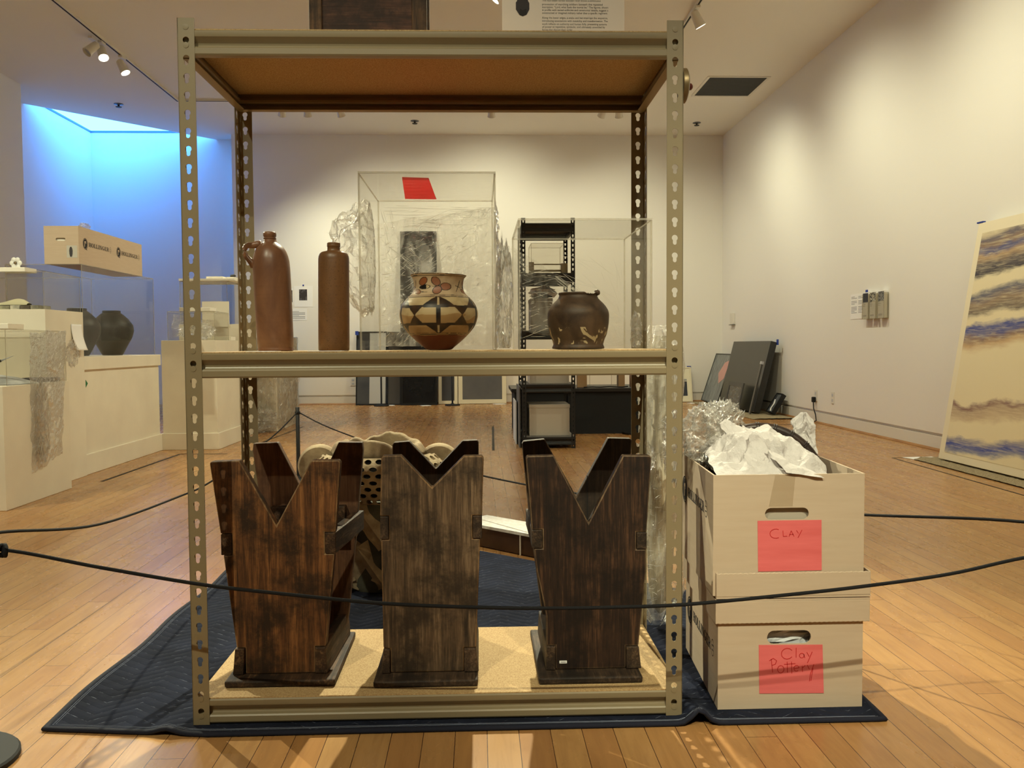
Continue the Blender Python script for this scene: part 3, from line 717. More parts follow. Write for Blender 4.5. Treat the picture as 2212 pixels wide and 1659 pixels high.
# ------------------------------------------------------------------ acrylic cases
def case(label, x0, x1, y0, y1, z0_, z1, t=.0035, group=None, top=True, name='acrylic_case'):
    """five sided clear cover; broad faces clear, cut edges paler"""
    r = thing(name, label, 'display case', ((x0+x1)/2,(y0+y1)/2,z0_), group)
    def panel(nm, X0, X1, Y0, Y1, Z0, Z1):
        m = MB().box(X0,X1,Y0,Y1,Z0,Z1); d = (X1-X0, Y1-Y0, Z1-Z0); thin = d.index(min(d))
        ax = {0:(4,5), 1:(2,3), 2:(0,1)}[thin]
        m.m = [0 if i in ax else 1 for i in range(6)]
        m.build(nm, [acrylic, acryl_edge], r)
    e = .0002
    panel('front_panel', x0,x1,y0,y0+t,z0_,z1-t-e); panel('back_panel', x0,x1,y1-t,y1,z0_,z1-t-e)
    panel('side_panel', x0,x0+t,y0+t+e,y1-t-e,z0_,z1-t-e); panel('side_panel', x1-t,x1,y0+t+e,y1-t-e,z0_,z1-t-e)
    if top: panel('top_panel', x0,x1,y0,y1,z1-t,z1)
    return r
case('tall clear acrylic case around the painted pot on the middle shelf', -.2635,.0405,1.952,2.335,z0,1.221,.004, 'acrylic cases on the shelving')
case('cube shaped clear acrylic case around the brown jar on the middle shelf', .090,.3905,1.952,2.318,z0,1.118,.004, 'acrylic cases on the shelving')

def sheet_film(m, p00, p10, p01, p11, bulge, nu, nv, amp, s=14, seed=0, fn=None):
    """wrinkled sheet spanning four corners, pushed along bulge"""
    a, b, c, d = map(Vector, (p00,p10,p01,p11)); nb = Vector(bulge)
    def P(u, v):
        p = (a*(1-u)+b*u)*(1-v)+(c*(1-u)+d*u)*v
        w = sin(pi*u)*sin(pi*v) if fn is None else fn(u, v)
        j = Vector((nz(p.x+seed, p.y, p.z, s), nz(p.x, p.y+seed+5, p.z, s), nz(p.x, p.y, p.z+seed+9, s)))*amp
        j += Vector((nz(p.x+seed, p.y, p.z, s*3.3), nz(p.x, p.y+seed+5, p.z, s*3.3), nz(p.x, p.y, p.z+seed+9, s*3.3)))*amp*.45
        return tuple(p+nb*w+j)
    return m.grid(nu, nv, P)
def crumple(m, c, rx, ry, rz, nu=34, nv=22, amp=.25, s=18, seed=0, squash=None):
    """crumpled bag of film"""
    def P(u, v):
        th = 2*pi*u; ph = -pi/2+pi*v; d = Vector((cos(th)*cos(ph), sin(th)*cos(ph), sin(ph)))
        k = 1+amp*(ridge(d.x+seed, d.y, d.z, 1.6, 4)-.55)*1.5
        p = Vector((d.x*rx*k, d.y*ry*k, d.z*rz*k))
        if squash: p = Vector(squash(p))
        return (c[0]+p.x, c[1]+p.y, c[2]+p.z)
    return m.grid(nu, nv, P, wrap=True)
def glint_creases(m, n, pos, ang, length, r=.0005, seed=0, bend=.5):
    """raised folds in a film, whitened to stand in for glints: pos(u,v) gives a point, ang(u,v) the run of the fold in (u,v)"""
    R = random.Random(seed)
    for _ in range(n):
        u, v = R.random(), R.random(); a = ang(u, v)+R.gauss(0,.07); L = length*(.25+R.random()**2*1.2); P = []; k = R.gauss(0,bend*.4)
        for i in range(9):
            if not (0 <= u <= 1 and 0 <= v <= 1): break
            P.append(pos(u, v)); u += cos(a)*L/8; v += sin(a)*L/8; a += k*L/8+R.gauss(0,.035)
        if len(P) > 3:
            q = r*(.5+R.random()); m.tube(P, [q*min(1, .25+min(i, len(P)-1-i)*.5) for i in range(len(P))], 4, 1)
def spark(m, n, src, r=.0006, seed=0, length=5):
    """short whitish folds standing in for glints on the facets of a crumpled film"""
    R = random.Random(seed); F = [f for f, mi in zip(src.f, src.m) if mi == 0]
    for _ in range(n):
        f = R.choice(F); a = Vector(src.v[f[0]]); b = Vector(src.v[f[1 if R.random() < .5 else 2]]); d = b-a
        if d.length < 1e-4 or d.length > .06: continue
        P = [tuple(a+d*t+Vector((R.gauss(0,1), R.gauss(0,1), R.gauss(0,1)))*d.length*.06) for t in (-.6,-.2,.3,.9,1.4)]
        q = r*(.4+R.random()); m.tube(P, [q*.4,q,q,q*.8,q*.3], 4, 1)
m = MB()
yb = 2.3425
sheet_film(m, (-.268,yb,z0+.01), (.045,yb,z0+.01), (-.268,yb,1.16), (.045,yb,1.205), (0,.003,0), 60, 70, .004, 16, 1)
glint_creases(m, 170, lambda u,v: (-.262+.305*u, yb+.003, z0+.02+.36*v), lambda u,v: (.55-.6*(v-.4)) if u > .18 else 1.9, .26, .00032, 3)
spark(m, 420, m, .0006, 33)
glint_creases(m, 50, lambda u,v: (-.255+.295*u, yb+.004, 1.15+.06*v), lambda u,v: -.12, .45, .0004, 4)
glint_creases(m, 40, lambda u,v: (-.262+.12*u, yb+.004, 1.02+.10*v), lambda u,v: -.75, .6, .00035, 5)
m.xform(lambda p: (p[0], max(p[1], 2.3375), max(p[2], z0+.004)))
b = MB()
sq = lambda p: (p.x*(1-.0*p.z) if p.x < 0 else p.x*.25, p.y, p.z if p.z > 0 else p.z*(1.0-.55*min(1, max(0,-p.x)/.1)))
crumple(b, (-.272,2.22,1.075), .098, .085, .115, 60, 40, .28, seed=2, squash=lambda p: (min(p.x, .0035), p.y, p.z if p.z > 0 else p.z*1.35))
b.xform(lambda p: (min(p[0], -.2675) if p[1] < 2.34 else p[0], p[1], p[2]))
spark(b, 260, b, .0006, 6); m.add(b.v, b.f); m.m[-len(b.f):] = b.m
b = MB()
sheet_film(b, (.0435,2.10,z0+.003), (.0435,2.36,z0+.003), (.0435,2.13,1.19), (.0435,2.34,1.19), (.012,0,0), 34, 60, .012, 22, 5)
spark(b, 120, b, .0006, 7); b.xform(lambda p: (max(.0425, p[0]), p[1], max(p[2], z0+.003))); m.add(b.v, b.f); m.m[-len(b.f):] = b.m
b = MB()
crumple(b, (.066,2.235,.955), .021, .07, .13, 40, 50, .5, seed=8, squash=lambda p: (p.x, p.y, p.z))
spark(b, 170, b, .0006, 8); b.xform(lambda p: (min(.0885, max(.0428, p[0])), p[1], max(p[2], z0+.003))); m.add(b.v, b.f); m.m[-len(b.f):] = b.m
tag(m.build('stretch_wrap', FILM_D, smooth=0), 'crumpled clear stretch film around the back and sides of the tall acrylic case', 'plastic film', 'loose stretch film')
m = MB()
sheet_film(m, (.09,2.3255,z0+.05), (.39,2.3255,z0+.004), (.09,2.3255,1.10), (.395,2.3255,.90), (0,.003,0), 60, 50, .004, 14, 12)
glint_creases(m, 60, lambda u,v: (.095+.29*u, 2.328, z0+.02+.25*v), lambda u,v: .45-1.9*u, .4, .00032, 13)
spark(m, 200, m, .0005, 34)
glint_creases(m, 34, lambda u,v: (.20+.17*u, 2.328, 1.06-.16*u-.05*v), lambda u,v: -.5, .8, .0004, 14)
m.xform(lambda p: (p[0], min(2.347, max(p[1], 2.3205)), max(p[2], z0+.004)))
b = MB(); crumple(b, (.398,2.20,.868), .012, .05, .045, 24, 24, .5, seed=15)
spark(b, 60, b, .0006, 15); b.xform(lambda p: (max(.3925, min(.4075, p[0])), p[1], max(z0+.003, p[2]))); m.add(b.v, b.f); m.m[-len(b.f):] = b.m
tag(m.build('stretch_wrap', FILM, smooth=0), 'clear stretch film draped over the back of the cube shaped acrylic case', 'plastic film', 'loose stretch film')
pk = NT('pink_thin_paper'); d1 = pk.n('ShaderNodeBsdfDiffuse'); d2 = pk.n('ShaderNodeBsdfTranslucent'); mxp = pk.n('ShaderNodeMixShader')
for nd in (d1, d2): nd.inputs[0].default_value = (*lin((255,120,108)), 1)
mxp.inputs[0].default_value = .6; pk.l(d1.outputs[0], mxp.inputs[1]); pk.l(d2.outputs[0], mxp.inputs[2]); pk.l(mxp.outputs[0], pk.out.inputs[0])
pn = MB().prism([(-.172,2.02),(-.112,2.03),(-.108,2.325),(-.19,2.318)], 'z', 1.2213, 1.2217)
tag(pn.build('paper_note', pk.m), 'pink paper note lying on top of the tall acrylic case', 'note')
for (x0,x1,y0,y1), lb in (((-.372,-.298,1.912,1.985), 'thin white label card lying on the shelf edge in front of the slim bottle'), ((-.505,-.445,1.912,1.985), 'thin white label card lying on the shelf edge in front of the jug')):
    tag(MB().box(x0,x1,y0,y1,Z_MID+.0003,Z_MID+.0013).build('label_card', white_card), lb, 'card', 'label cards on the shelf edge')

# ------------------------------------------------------------------ top shelf: chest and text panel
zt = Z_TOP+.0005
ch = thing('wooden_chest', 'dark brown framed wooden chest standing on the top shelf', 'chest', (-.253,2.17,zt))
wD = wood('chest_wood', (46,26,16), (82,48,30), (112,72,46), 'x', wear=.25); wD2 = wood('chest_stile', (44,28,14), (86,58,32), (120,84,50), 'z', wear=.25)
MB().box(-.362,-.144,2.105,2.235,zt+.03,zt+.33).build('panel', wD, ch)
for x0,x1 in ((-.3915,-.3615),(-.1515,-.1165)):
    for yy0, yy1 in ((2.097,2.125),(2.215,2.243)): MB().box(x0,x1,yy0,yy1,zt,zt+.33).build('stile', wD2, ch, bevel=.002)
MB().box(-.361,-.152,2.099,2.118,zt+.0,zt+.05).build('rail', wD, ch, bevel=.002)
MB().box(-.393,-.115,2.095,2.245,zt+.331,zt+.35).build('lid', wD, ch, bevel=.003)
MB().lathe([(.0001,0),(.003,.0003)], n=10, caps=False, xf=lambda p: (-.322+p[0], 2.0985+p[2], zt+.066+p[1])).build('nail_hole', black_matt, ch)
sg = thing('text_panel', 'cream printed text panel with a dark silhouette leaning on the top shelf', 'sign', (.2075,2.10,zt))
MB().box(.062,.353,2.10,2.105,zt,zt+.30).build('board', M('cream_board', (238,216,186), .7), sg)
LN = ['This four-sided carved wooden relief shows a continuous','procession of marching soldiers beneath the repeated','inscription, “Lord, what fools the mortal be.” The figures, shown','in profile with varied uniforms and ceremonial details, suggest a','constructed or imagined military rather than a specific regiment.','','Along the lower edges, a snake and bat interrupt the sequence,','introducing associations with instability and transformation. The','work reflects on authority and human folly, presenting systems','of power as repetitive, symbolic, and ultimately unsettled by','forces that disrupt their order.']
def text_mesh(s, size, name, mat, parent, fn, spacing=1.0, fit=None):
    """printed words: fn maps (across, up) to space; fit = wanted width"""
    cu = bpy.data.curves.new(name, 'FONT'); cu.body = s; cu.size = size; cu.resolution_u = 2; cu.space_character = spacing
    o = bpy.data.objects.new(name, cu); COL.objects.link(o); bpy.context.view_layer.update()
    me = bpy.data.meshes.new_from_object(o.evaluated_get(bpy.context.evaluated_depsgraph_get()))
    bpy.data.objects.remove(o)
    if not me.vertices: return None
    w = max(v.co.x for v in me.vertices); kx = fit/w if fit else 1
    m = MB(); m.add([fn(v.co.x*kx, v.co.y) for v in me.vertices], [tuple(p.vertices) for p in me.polygons])
    return m
tm = MB()
WID = [126,130,142,142,141,0,141,141,139,135,66]
for i, s_ in enumerate(LN):
    if not s_: continue
    # one pixel of the print is about 1.11 mm at the panel
    yrow = [0,8,14,20,26,0,36,42.5,49,55,61][i]
    zz = 1.6505-(yrow+1)*.00112
    q = text_mesh(s_, .0068, 'lettering', grey_ink, sg, lambda a, b, zz=zz: (.1565+a, 2.0996, zz+b), fit=WID[i]*.00111)
    if q: tm.add(q.v, q.f)
tm.build('lettering', M('print_grey', (86,76,66), .8), sg)
SIL = [(.0955,1.70),(.098,1.665),(.0975,1.650),(.0945,1.646),(.0945,1.630),(.103,1.617),(.111,1.614),(.120,1.618),(.1265,1.630),(.1265,1.645),(.1235,1.650),(.1225,1.665),(.124,1.70)]
MB().flat(SIL, lambda a,b: (a,2.0995,b)).flat([(.103,1.617),(.111,1.614),(.120,1.618),(.119,1.632),(.111,1.628),(.104,1.632)], lambda a,b: (a,2.0992,b), 1).build('silhouette', [M('silhouette_dark', (58,50,48), .7), M('silhouette_edge', (40,34,32), .7)], sg)

# ------------------------------------------------------------------ lettering for the carton logo
def seg(x0,x1,y0,y1): return [(x0,y0),(x1,y0),(x1,y1),(x0,y1)]
def ring(cx, cy_, ro, rox, ri, rix, a0=0, a1=2*pi, n=20):
    o = ell(cx,cy_,rox,ro,n,a0,a1); i_ = ell(cx,cy_,rix,ri,n,a0,a1)
    if abs(a1-a0-2*pi) < 1e-6: return ('hole', o, i_)
    return o+i_[::-1]
SER = lambda x0,x1: [seg(x0,x1,0,.09), seg(x0,x1,.91,1)]
GLY = {
 'H': (.98, [seg(.12,.34,0,1),seg(.64,.86,0,1),seg(.34,.64,.44,.56)]+SER(.03,.43)+SER(.55,.95)),
 'O': (.92, [ring(.46,.5,.5,.44,.40,.20)]),
 'L': (.80, [seg(.12,.34,0,1),seg(.03,.43,.91,1),seg(.03,.76,0,.1),seg(.66,.76,.1,.34)]),
 'I': (.46, [seg(.12,.34,0,1)]+SER(.03,.43)),
 'N': (1.0, [seg(.13,.23,0,1),seg(.75,.85,0,1),[(.10,1),(.38,1),(.85,0),(.66,0)],seg(.03,.33,0,.09),seg(.65,.95,.91,1)]),
 'G': (.94, [ring(.46,.5,.5,.44,.40,.20,rad(40),rad(320)),seg(.56,.82,.16,.46),seg(.5,.9,.38,.46)]),
 'E': (.84, [seg(.12,.34,0,1),seg(.03,.76,.91,1),seg(.03,.78,0,.1),seg(.34,.56,.45,.55),seg(.66,.76,.68,.95),seg(.68,.78,.05,.32)]),
 'R': (.94, [seg(.12,.34,0,1),seg(.03,.5,.91,1),seg(.34,.5,.44,.54),ring(.48,.72,.28,.30,.18,.10,-pi/2,pi/2),[(.46,.48),(.64,.46),(.92,0),(.66,0)],seg(.03,.43,0,.09)]),
}
def logo(m, fn, L, Hh):
    """round mark, word and small badge along 0..L, height Hh about 0"""
    def put(poly):
        if isinstance(poly, tuple): m.flat(poly[1], fn, 0, holes=[poly[2]])
        else: m.flat(poly, fn, 0)
    R = Hh*.62; cx = R*1.0
    put(ring(cx,0,R,R*1.0,R*.90,R*.90,n=36))
    body = ell(cx,0,R*.78,R*.84,36)
    flag = [(cx-.36*R,.42*R),(cx+.30*R,.50*R),(cx+.38*R,.06*R),(cx+.06*R,.0),(cx+.10*R,.18*R),(cx-.12*R,.18*R),(cx-.14*R,-.56*R),(cx-.40*R,-.56*R)]
    m.flat(body, fn, 0, holes=[flag]); put([(cx+.1*R,-.85*R),(cx+.5*R,-.86*R),(cx+.74*R,-1.16*R),(cx+.3*R,-1.0*R)])
    x = cx+R*1.35; word = 'HOLLINGER'; tot = sum(GLY[c][0] for c in word); bw = Hh*.5; w = (L-x-bw*1.25)/tot; h = Hh*.46
    for c in word:
        a, polys = GLY[c]
        for p in polys:
            tr = lambda q: [(x+u*w, (v-.5)*h) for u, v in q]
            put(('hole', tr(p[1]), tr(p[2])) if isinstance(p, tuple) else tr(p))
        x += a*w
    cx = L-bw/2
    put(ring(cx,0,Hh*.36,bw*.48,Hh*.32,bw*.43,n=28))
    for dz in (-.10,.10): put(seg(cx-bw*.26,cx+bw*.26,(dz-.025)*Hh,(dz+.025)*Hh))

# ------------------------------------------------------------------ cartons at the right
SHR = .06
def shx(p): return (p[0]+SHR*(p[1]-1.92), p[1], p[2])
BX0, BX1, BY0, BY1, T = .534, .866, 1.920, 2.325, .004
def carton(label, x0, x1, z0_, z1, hole, floor_in=True, open_top=True, y0=BY0, y1=BY1):
    r = thing('archive_carton', label, 'carton', ((x0+x1)/2,(y0+y1)/2,z0_), 'archive cartons')
    st = stadium(*hole) if hole else None
    MB().prism([(x0,z0_),(x1,z0_),(x1,z1),(x0,z1)], 'y', y0, y0+T, holes=[st] if st else (), xf=shx).build('front_panel', archive, r)
    MB().prism([(x0,z0_),(x1,z0_),(x1,z1),(x0,z1)], 'y', y1-T, y1, xf=shx).build('back_panel', archive, r)
    for a, b in ((x0,x0+T),(x1-T,x1)):
        MB().box(a,b,y0+T+.0002,y1-T-.0002,z0_,z1,xf=shx).build('side_panel', archive, r)
    MB().box(x0+T,x1-T,y0+T,y1-T,z0_+.0005,z0_+.006,xf=shx).build('base_panel', archive_in, r)
    return r
zc = MAT_T+.0006
low = carton('lower white archive carton with lid and pink note reading Clay Pottery', BX0,BX1,zc,.2062,(.6965,.172,.101,.031))
def note(parent, pts, y, rows, name='paper_note'):
    """pts: four corners x,z (tl,tr,br,bl)"""
    m = MB()
    m.prism([pts[3],pts[2],pts[1],pts[0]], 'y', y-.0012, y-.0003)
    o = m.build(name, pink, parent)
    return o
def ink(strokes, y, w, mat, parent, name='handwriting'):
    m = MB()
    for st in strokes:
        for a, b in zip(st, st[1:]):
            m.bar((a[0],y,a[1]), (b[0],y,b[1]), w, .0004, up=(0,1,0))
    return m.build(name, mat, parent)
n1 = note(low, [(.627,.1555),(.773,.1535),(.777,.042),(.629,.044)], BY0, None)
arc = lambda cx, cz, rx, rz, a0, a1, n=10: [(cx+rx*cos(rad(a0+(a1-a0)*i/n)), cz+rz*sin(rad(a0+(a1-a0)*i/n))) for i in range(n+1)]
CLAY_POT = [arc(.692,.1345,.0135,.0125,35,325), [(.7125,.1475),(.7125,.125)], arc(.7255,.1295,.0055,.0055,30,390)+[(.7325,.124)], [(.737,.137),(.7425,.127)], [(.7495,.138),(.7415,.119),(.7385,.112)],
 [(.6555,.123),(.6590,.092)], [(.651,.119),(.660,.1245),(.668,.119),(.665,.111),(.657,.1085)], arc(.6775,.099,.0075,.0085,90,450), [(.692,.116),(.693,.091)], [(.702,.116),(.703,.089)], [(.685,.110),(.711,.1115)],
 [(.709,.100),(.719,.1015)]+arc(.7135,.1005,.006,.0068,10,310), [(.7265,.106),(.7275,.092)], [(.727,.101),(.7335,.107)], [(.738,.108),(.7435,.097)], [(.7535,.109),(.746,.088),(.7435,.070)], [(.7515,.100),(.7470,.071)]]
ink(CLAY_POT, BY0-.0014, .0016, red_ink, n1)
lid = thing('carton_lid', 'white archive carton lid fitted on the lower carton', 'lid', (.70,2.12,.2064), 'carton lids')
def lid_parts(r, x0, x1, y0, y1, z0_, z1, up):
    zp = (z1-.004, z1) if up else (z0_, z0_+.004); zs = (z0_, z1-.0042) if up else (z0_+.0042, z1)
    MB().box(x0,x1,y0,y1,*zp,xf=shx).build('top_sheet', archive, r)
    n = 64; zig = []
    ze, zo = (zs[0], zs[1]) if up else (zs[1], zs[0]); sgn = 1 if up else -1
    for i in range(n+1): zig.append((x0+(x1-x0)*i/n, ze+sgn*(.0012 if i % 2 else 0)))
    MB().prism(zig+[(x1,zo),(x0,zo)], 'y', y0, y0+.004, xf=shx).build('front_flap', archive, r, bevel=.0014)
    MB().box(x0,x1,y1-.004,y1,*zs,xf=shx).build('back_flap', archive, r)
    for a, b in ((x0,x0+.004),(x1-.004,x1)): MB().box(a,b,y0+.0042,y1-.0042,*zs,xf=shx).build('side_flap', archive, r)
lid_parts(lid, .527,.8790,1.9125,2.334,.2064,.2622,True)
lid2 = thing('carton_lid', 'second white carton lid, upside down beneath the upper open carton', 'lid', (.70,2.12,.2646), 'carton lids')
lid_parts(lid2, .528,.8795,1.9110,2.334,.2646,.3225,False)
up = carton('upper white archive carton, open and full of tissue, with pink note reading CLAY', .522,.866,.2692,.5425,(.6895,.4535,.100,.027), y0=1.920)
MB().prism(stadium(.6895,.4535,.108,.034), 'y', BY0+.012, BY0+.015, xf=shx).build('handle_flap', archive_in, up)
n2 = note(up, [(.6225,.4385),(.768,.4385),(.7695,.324),(.6245,.3235)], BY0, None)
ink([arc(.664,.409,.0135,.0105,60,300), [(.680,.4155),(.681,.4025),(.690,.403)], [(.694,.402),(.699,.415),(.7055,.402)], [(.6955,.4065),(.7045,.407)], [(.711,.4155),(.7155,.409)], [(.7235,.4165),(.7145,.399)]], BY0-.0014, .0015, red_ink, n2)
MB().prism([(.662,.541),(.708,.541),(.702,.470),(.648,.470)], 'y', BY0-.0003, BY0-.0001).build('clear_tape', clear('packing_tape', (.985,.975,.955), .02, .2, .3), up)
for r_, zc_, L0, L1, hh in ((up,.452,2.312,1.985,.056), (low,.1315,2.30,1.962,.056)):
    xs = (.522 if r_ is up else .534)-.0006
    m = MB(); logo(m, lambda u, v, xs=xs, zc_=zc_, L0=L0: shx((xs, L0-u, zc_+v)), L0-L1, hh)
    m.build('printed_logo', black_ink, r_)
# crumpled paper seen through the lower handle hole
m = MB(); crumple(m, (.70,1.965,.165), .075, .026, .032, 26, 18, .4, seed=31)
m.xform(lambda p: (p[0], max(p[1], BY0+.008), p[2]))
tag(m.build('tissue_wad', M('tissue_grey', (214,206,186), .85)), 'crumpled tissue showing through the handle hole of the lower carton', 'tissue paper', 'tissue paper')
# basket
bk = thing('wicker_basket', 'dark brown round wicker basket standing on edge in the upper carton', 'basket', (.69,2.20,.30))
bc = Vector((.716,2.18,.474)); bn = Vector((-.16,-.96,.20)).normalized(); ba = bn.cross(Vector((0,0,1))).normalized(); bb = ba.cross(bn)
def BKT(p): q = bc+ba*p[0]+bb*p[1]-bn*p[2]; return (q.x, q.y, q.z)
wick = NT('wicker'); co = wick.coord(); ww = wick.n('ShaderNodeTexWave'); wick.l(co, ww.inputs[0]); ww.inputs['Scale'].default_value = 60; ww.inputs['Distortion'].default_value = 2
w2 = wick.n('ShaderNodeTexWave', bands_direction='Z'); wick.l(co, w2.inputs[0]); w2.inputs['Scale'].default_value = 70
hh = wick.math('MULTIPLY', ww.outputs['Fac'], w2.outputs['Fac'])
wick.principled(wick.ramp(hh, [(.2, lin((22,14,9))), (.9, lin((64,42,26)))]), .5, 0, .4, wick.bump(hh, .8, .003))
MB().lathe([(.146,0),(.140,.025),(.122,.055),(.09,.075),(.02,.085),(.001,.085)], n=56, xf=BKT, caps=False).build('bowl', wick.m, bk, smooth=180, solid=.004)
rimm = M('basket_rim', (52,32,20), .4, col2=(32,19,12), vscale=20)
MB().tube([BKT((.149*cos(2*pi*i/60), .149*sin(2*pi*i/60), -.004)) for i in range(60)], .0125, 12, closed=True).build('rim', rimm, bk, smooth=180)
m = MB()
for i in range(22):
    a = 2*pi*i/22+.1; c0 = Vector(BKT((.149*cos(a), .149*sin(a), -.004))); tv = Vector(BKT((-sin(a), cos(a), 0)))-bc
    X1 = tv.normalized(); X2 = X1.cross(bn).normalized()
    for s_ in (-.003,.003):
        m.tube([tuple(c0+X1*s_+X2*.0135*cos(t)+bn*.0135*sin(t)) for t in [2*pi*j/12 for j in range(12)]], .0014, 5, closed=True)
m.build('binding', M('cane_binding', (34,21,14), .5), bk, smooth=180)
# tissue: a heap on the left, a tuft on the right, a film bag behind
def facet_noise(x, y, s):
    # creased height: mixture of ridges and planes
    return ridge(x, y, 1.7, s, 4)-.6
def creased(x, y, z, f):
    # flat facets meeting in sharp folds: distance to nearest cell borders
    d, _p = mn.voronoi(Vector((x*f, y*f, z*f)))
    return d[0]
def heap(u, v):
    # u across the carton mouth, v from the front edge to the back
    x = .533+.265*u; y = 1.925+.245*v
    prof = (1-abs(u-.42)/.62)**.8 if abs(u-.42) < .62 else 0
    z = .536+.088*max(0, prof)*min(1, v*2.0)**.8*(1-.25*max(0, v-.6))
    w = min(1, v*5+.15)*min(1, u*6)
    z += (facet_noise(x, y*1.3, 13)*.018+(creased(x, y*1.4, 1, 22)-.45)*.058+(creased(x*.7, y, 3, 38)-.45)*.024)*w
    x += .014*nz(x, y, z, 26)*min(1, v*6); y += (.012*nz(x+4, y, z, 26)+.012*(creased(x, z, 5, 22)-.4))*min(1, v*6)
    if u > .80:
        t = (u-.80)/.20; z -= .022*t*(1-v)
    return shx((max(.5275, x), max(1.9255, y), max(z, .50)))
m = MB(); m.grid(110, 84, heap)
# a creased flap folded over the front edge of the carton
def flap(u, v):
    x = .655+.085*u+.03*v; z = .5475+.050*(1-v)*(1-u)-.013*u*max(0,(v-.5))*2; y = 1.9155+.05*(1-v)-.002*v
    return (x+.004*nz(x,y,z,40), y-.004*abs(nz(x,z,y,30)), z+.006*nz(x,y,z,30)*(1-v))
m.grid(24, 16, flap)
# upper fold drawn towards the basket
def fold(u, v):
    a = Vector((.575,2.10,.632))*(1-u)+Vector((.745,2.09,.602))*u
    b_ = Vector((.60,2.02,.585))*(1-u)+Vector((.775,2.03,.552))*u
    p = a*(1-v)+b_*v; p.z += .018*sin(pi*u)*(1-v)+.014*(ridge(p.x,p.y*2,.4,15,4)-.6)+.035*(creased(p.x,p.y*1.5,.3,20)-.42); p.y -= .02*sin(pi*v)
    return shx((p.x+.006*nz(p.x,p.y,p.z,30), p.y+.006*nz(p.y,p.x,p.z,30), p.z))
m.grid(70, 44, fold)
tag(m.build('tissue_paper', tissue, smooth=22), 'heap of crumpled white tissue paper rising out of the upper carton', 'tissue paper', 'tissue paper')
m = MB()
def tuft(u, v):
    a = 2*pi*u; tw = v**.8
    r = .040*(1-tw)**.55+.004; x = .838+r*cos(a)*1.15-.006*tw; y = 2.255+r*sin(a)*.8; z = .505+.150*tw
    k = 1+.35*(ridge(cos(a)*.8, sin(a)*.8, v*1.2, 2.2, 4)-.6)*2+1.0*(creased(cos(a), sin(a), v*2.2, 1.6)-.45)
    return shx((.838+(x-.838)*k+.010*nz(v*4,a,1), 2.255+(y-2.255)*k, z))
m.grid(64, 60, tuft, wrap=True)
b = MB(); crumple(b, (.812,2.235,.548), .034, .03, .030, 26, 18, .55, seed=44); m.add(b.v, b.f)
m.xform(lambda p: (min(p[0], .8590+SHR*(p[1]-1.92)), p[1], p[2]))
tag(m.build('tissue_paper', tissue, smooth=22), 'peaked tuft of white tissue paper standing right of the basket', 'tissue paper', 'tissue paper')
m = MB(); crumple(m, (.585,2.20,.600), .062, .10, .075, 60, 40, .42, seed=51)
b = MB(); crumple(b, (.642,2.268,.628), .05, .05, .055, 40, 30, .5, seed=57); m.add(b.v, b.f)
b = MB(); crumple(b, (.505,2.255,.57), .022, .06, .09, 30, 30, .5, seed=58); m.add(b.v, b.f)
spark(m, 500, m, .0006, 59)
tag(m.build('plastic_bag', FILM_D, smooth=0), 'crumpled clear plastic film bulging behind the tissue in the upper carton', 'plastic film', 'loose stretch film')
b = MB(); crumple(b, (.812,2.10,.515), .03, .05, .028, 26, 20, .4, seed=61)
tag(b.build('bubble_wrap', FILM, smooth=0), 'piece of clear wrap tucked beside the basket inside the carton', 'plastic film', 'loose stretch film')

# tall bundle in film behind the right post
bd = thing('wrapped_bundle', 'tall pale bundle wrapped in clear plastic standing behind the right hand posts', 'bundle', (.512,2.50,MAT_T))
def bcore(p): return (.525+p[0]*.9+.012*nz(p[2]*3,2,1), 2.505+p[1], p[2])
strw = wood('pale_fibre', (190,168,126), (226,206,164), (240,226,196), 'z', rough=.85, wear=.2)
MB().lathe([(.006,.05),(.025,.07),(.036,.12),(.044,.25),(.048,.45),(.045,.65),(.040,.80),(.02,.86)], n=28, xf=bcore).build('core', strw, bd, smooth=60)
def wrapf(u, v):
    a = 2*pi*u; z = MAT_T+.012+.87*v; r = .052+.012*sin(v*9)+.010*(1-v); k = 1+.40*(ridge(cos(a), sin(a), z*2.2, 1.7, 4)-.58)
    if v < .06: k *= .35+.65*v/.06
    if v > .93: k *= .5+.5*(1-v)/.07
    return (.520+r*cos(a)*k*1.05, 2.505+r*sin(a)*k, z)
m = MB(); m.grid(44, 150, wrapf, wrap=True)
spark(m, 700, m, .0006, 72)
m.build('plastic_wrap', FILM_D, bd, smooth=0)
m = MB(); crumple(m, (.462,2.425,.515), .028, .03, .045, 30, 24, .5, seed=71)
b = MB(); sheet_film(b, (.463,2.42,.56), (.470,2.44,.56), (.452,2.40,.80), (.475,2.43,.80), (-.012,0,0), 14, 30, .010, 22, 76); m.add(b.v, b.f)
spark(m, 90, m, .0005, 73)
m.build('loose_film', FILM, bd, smooth=0)

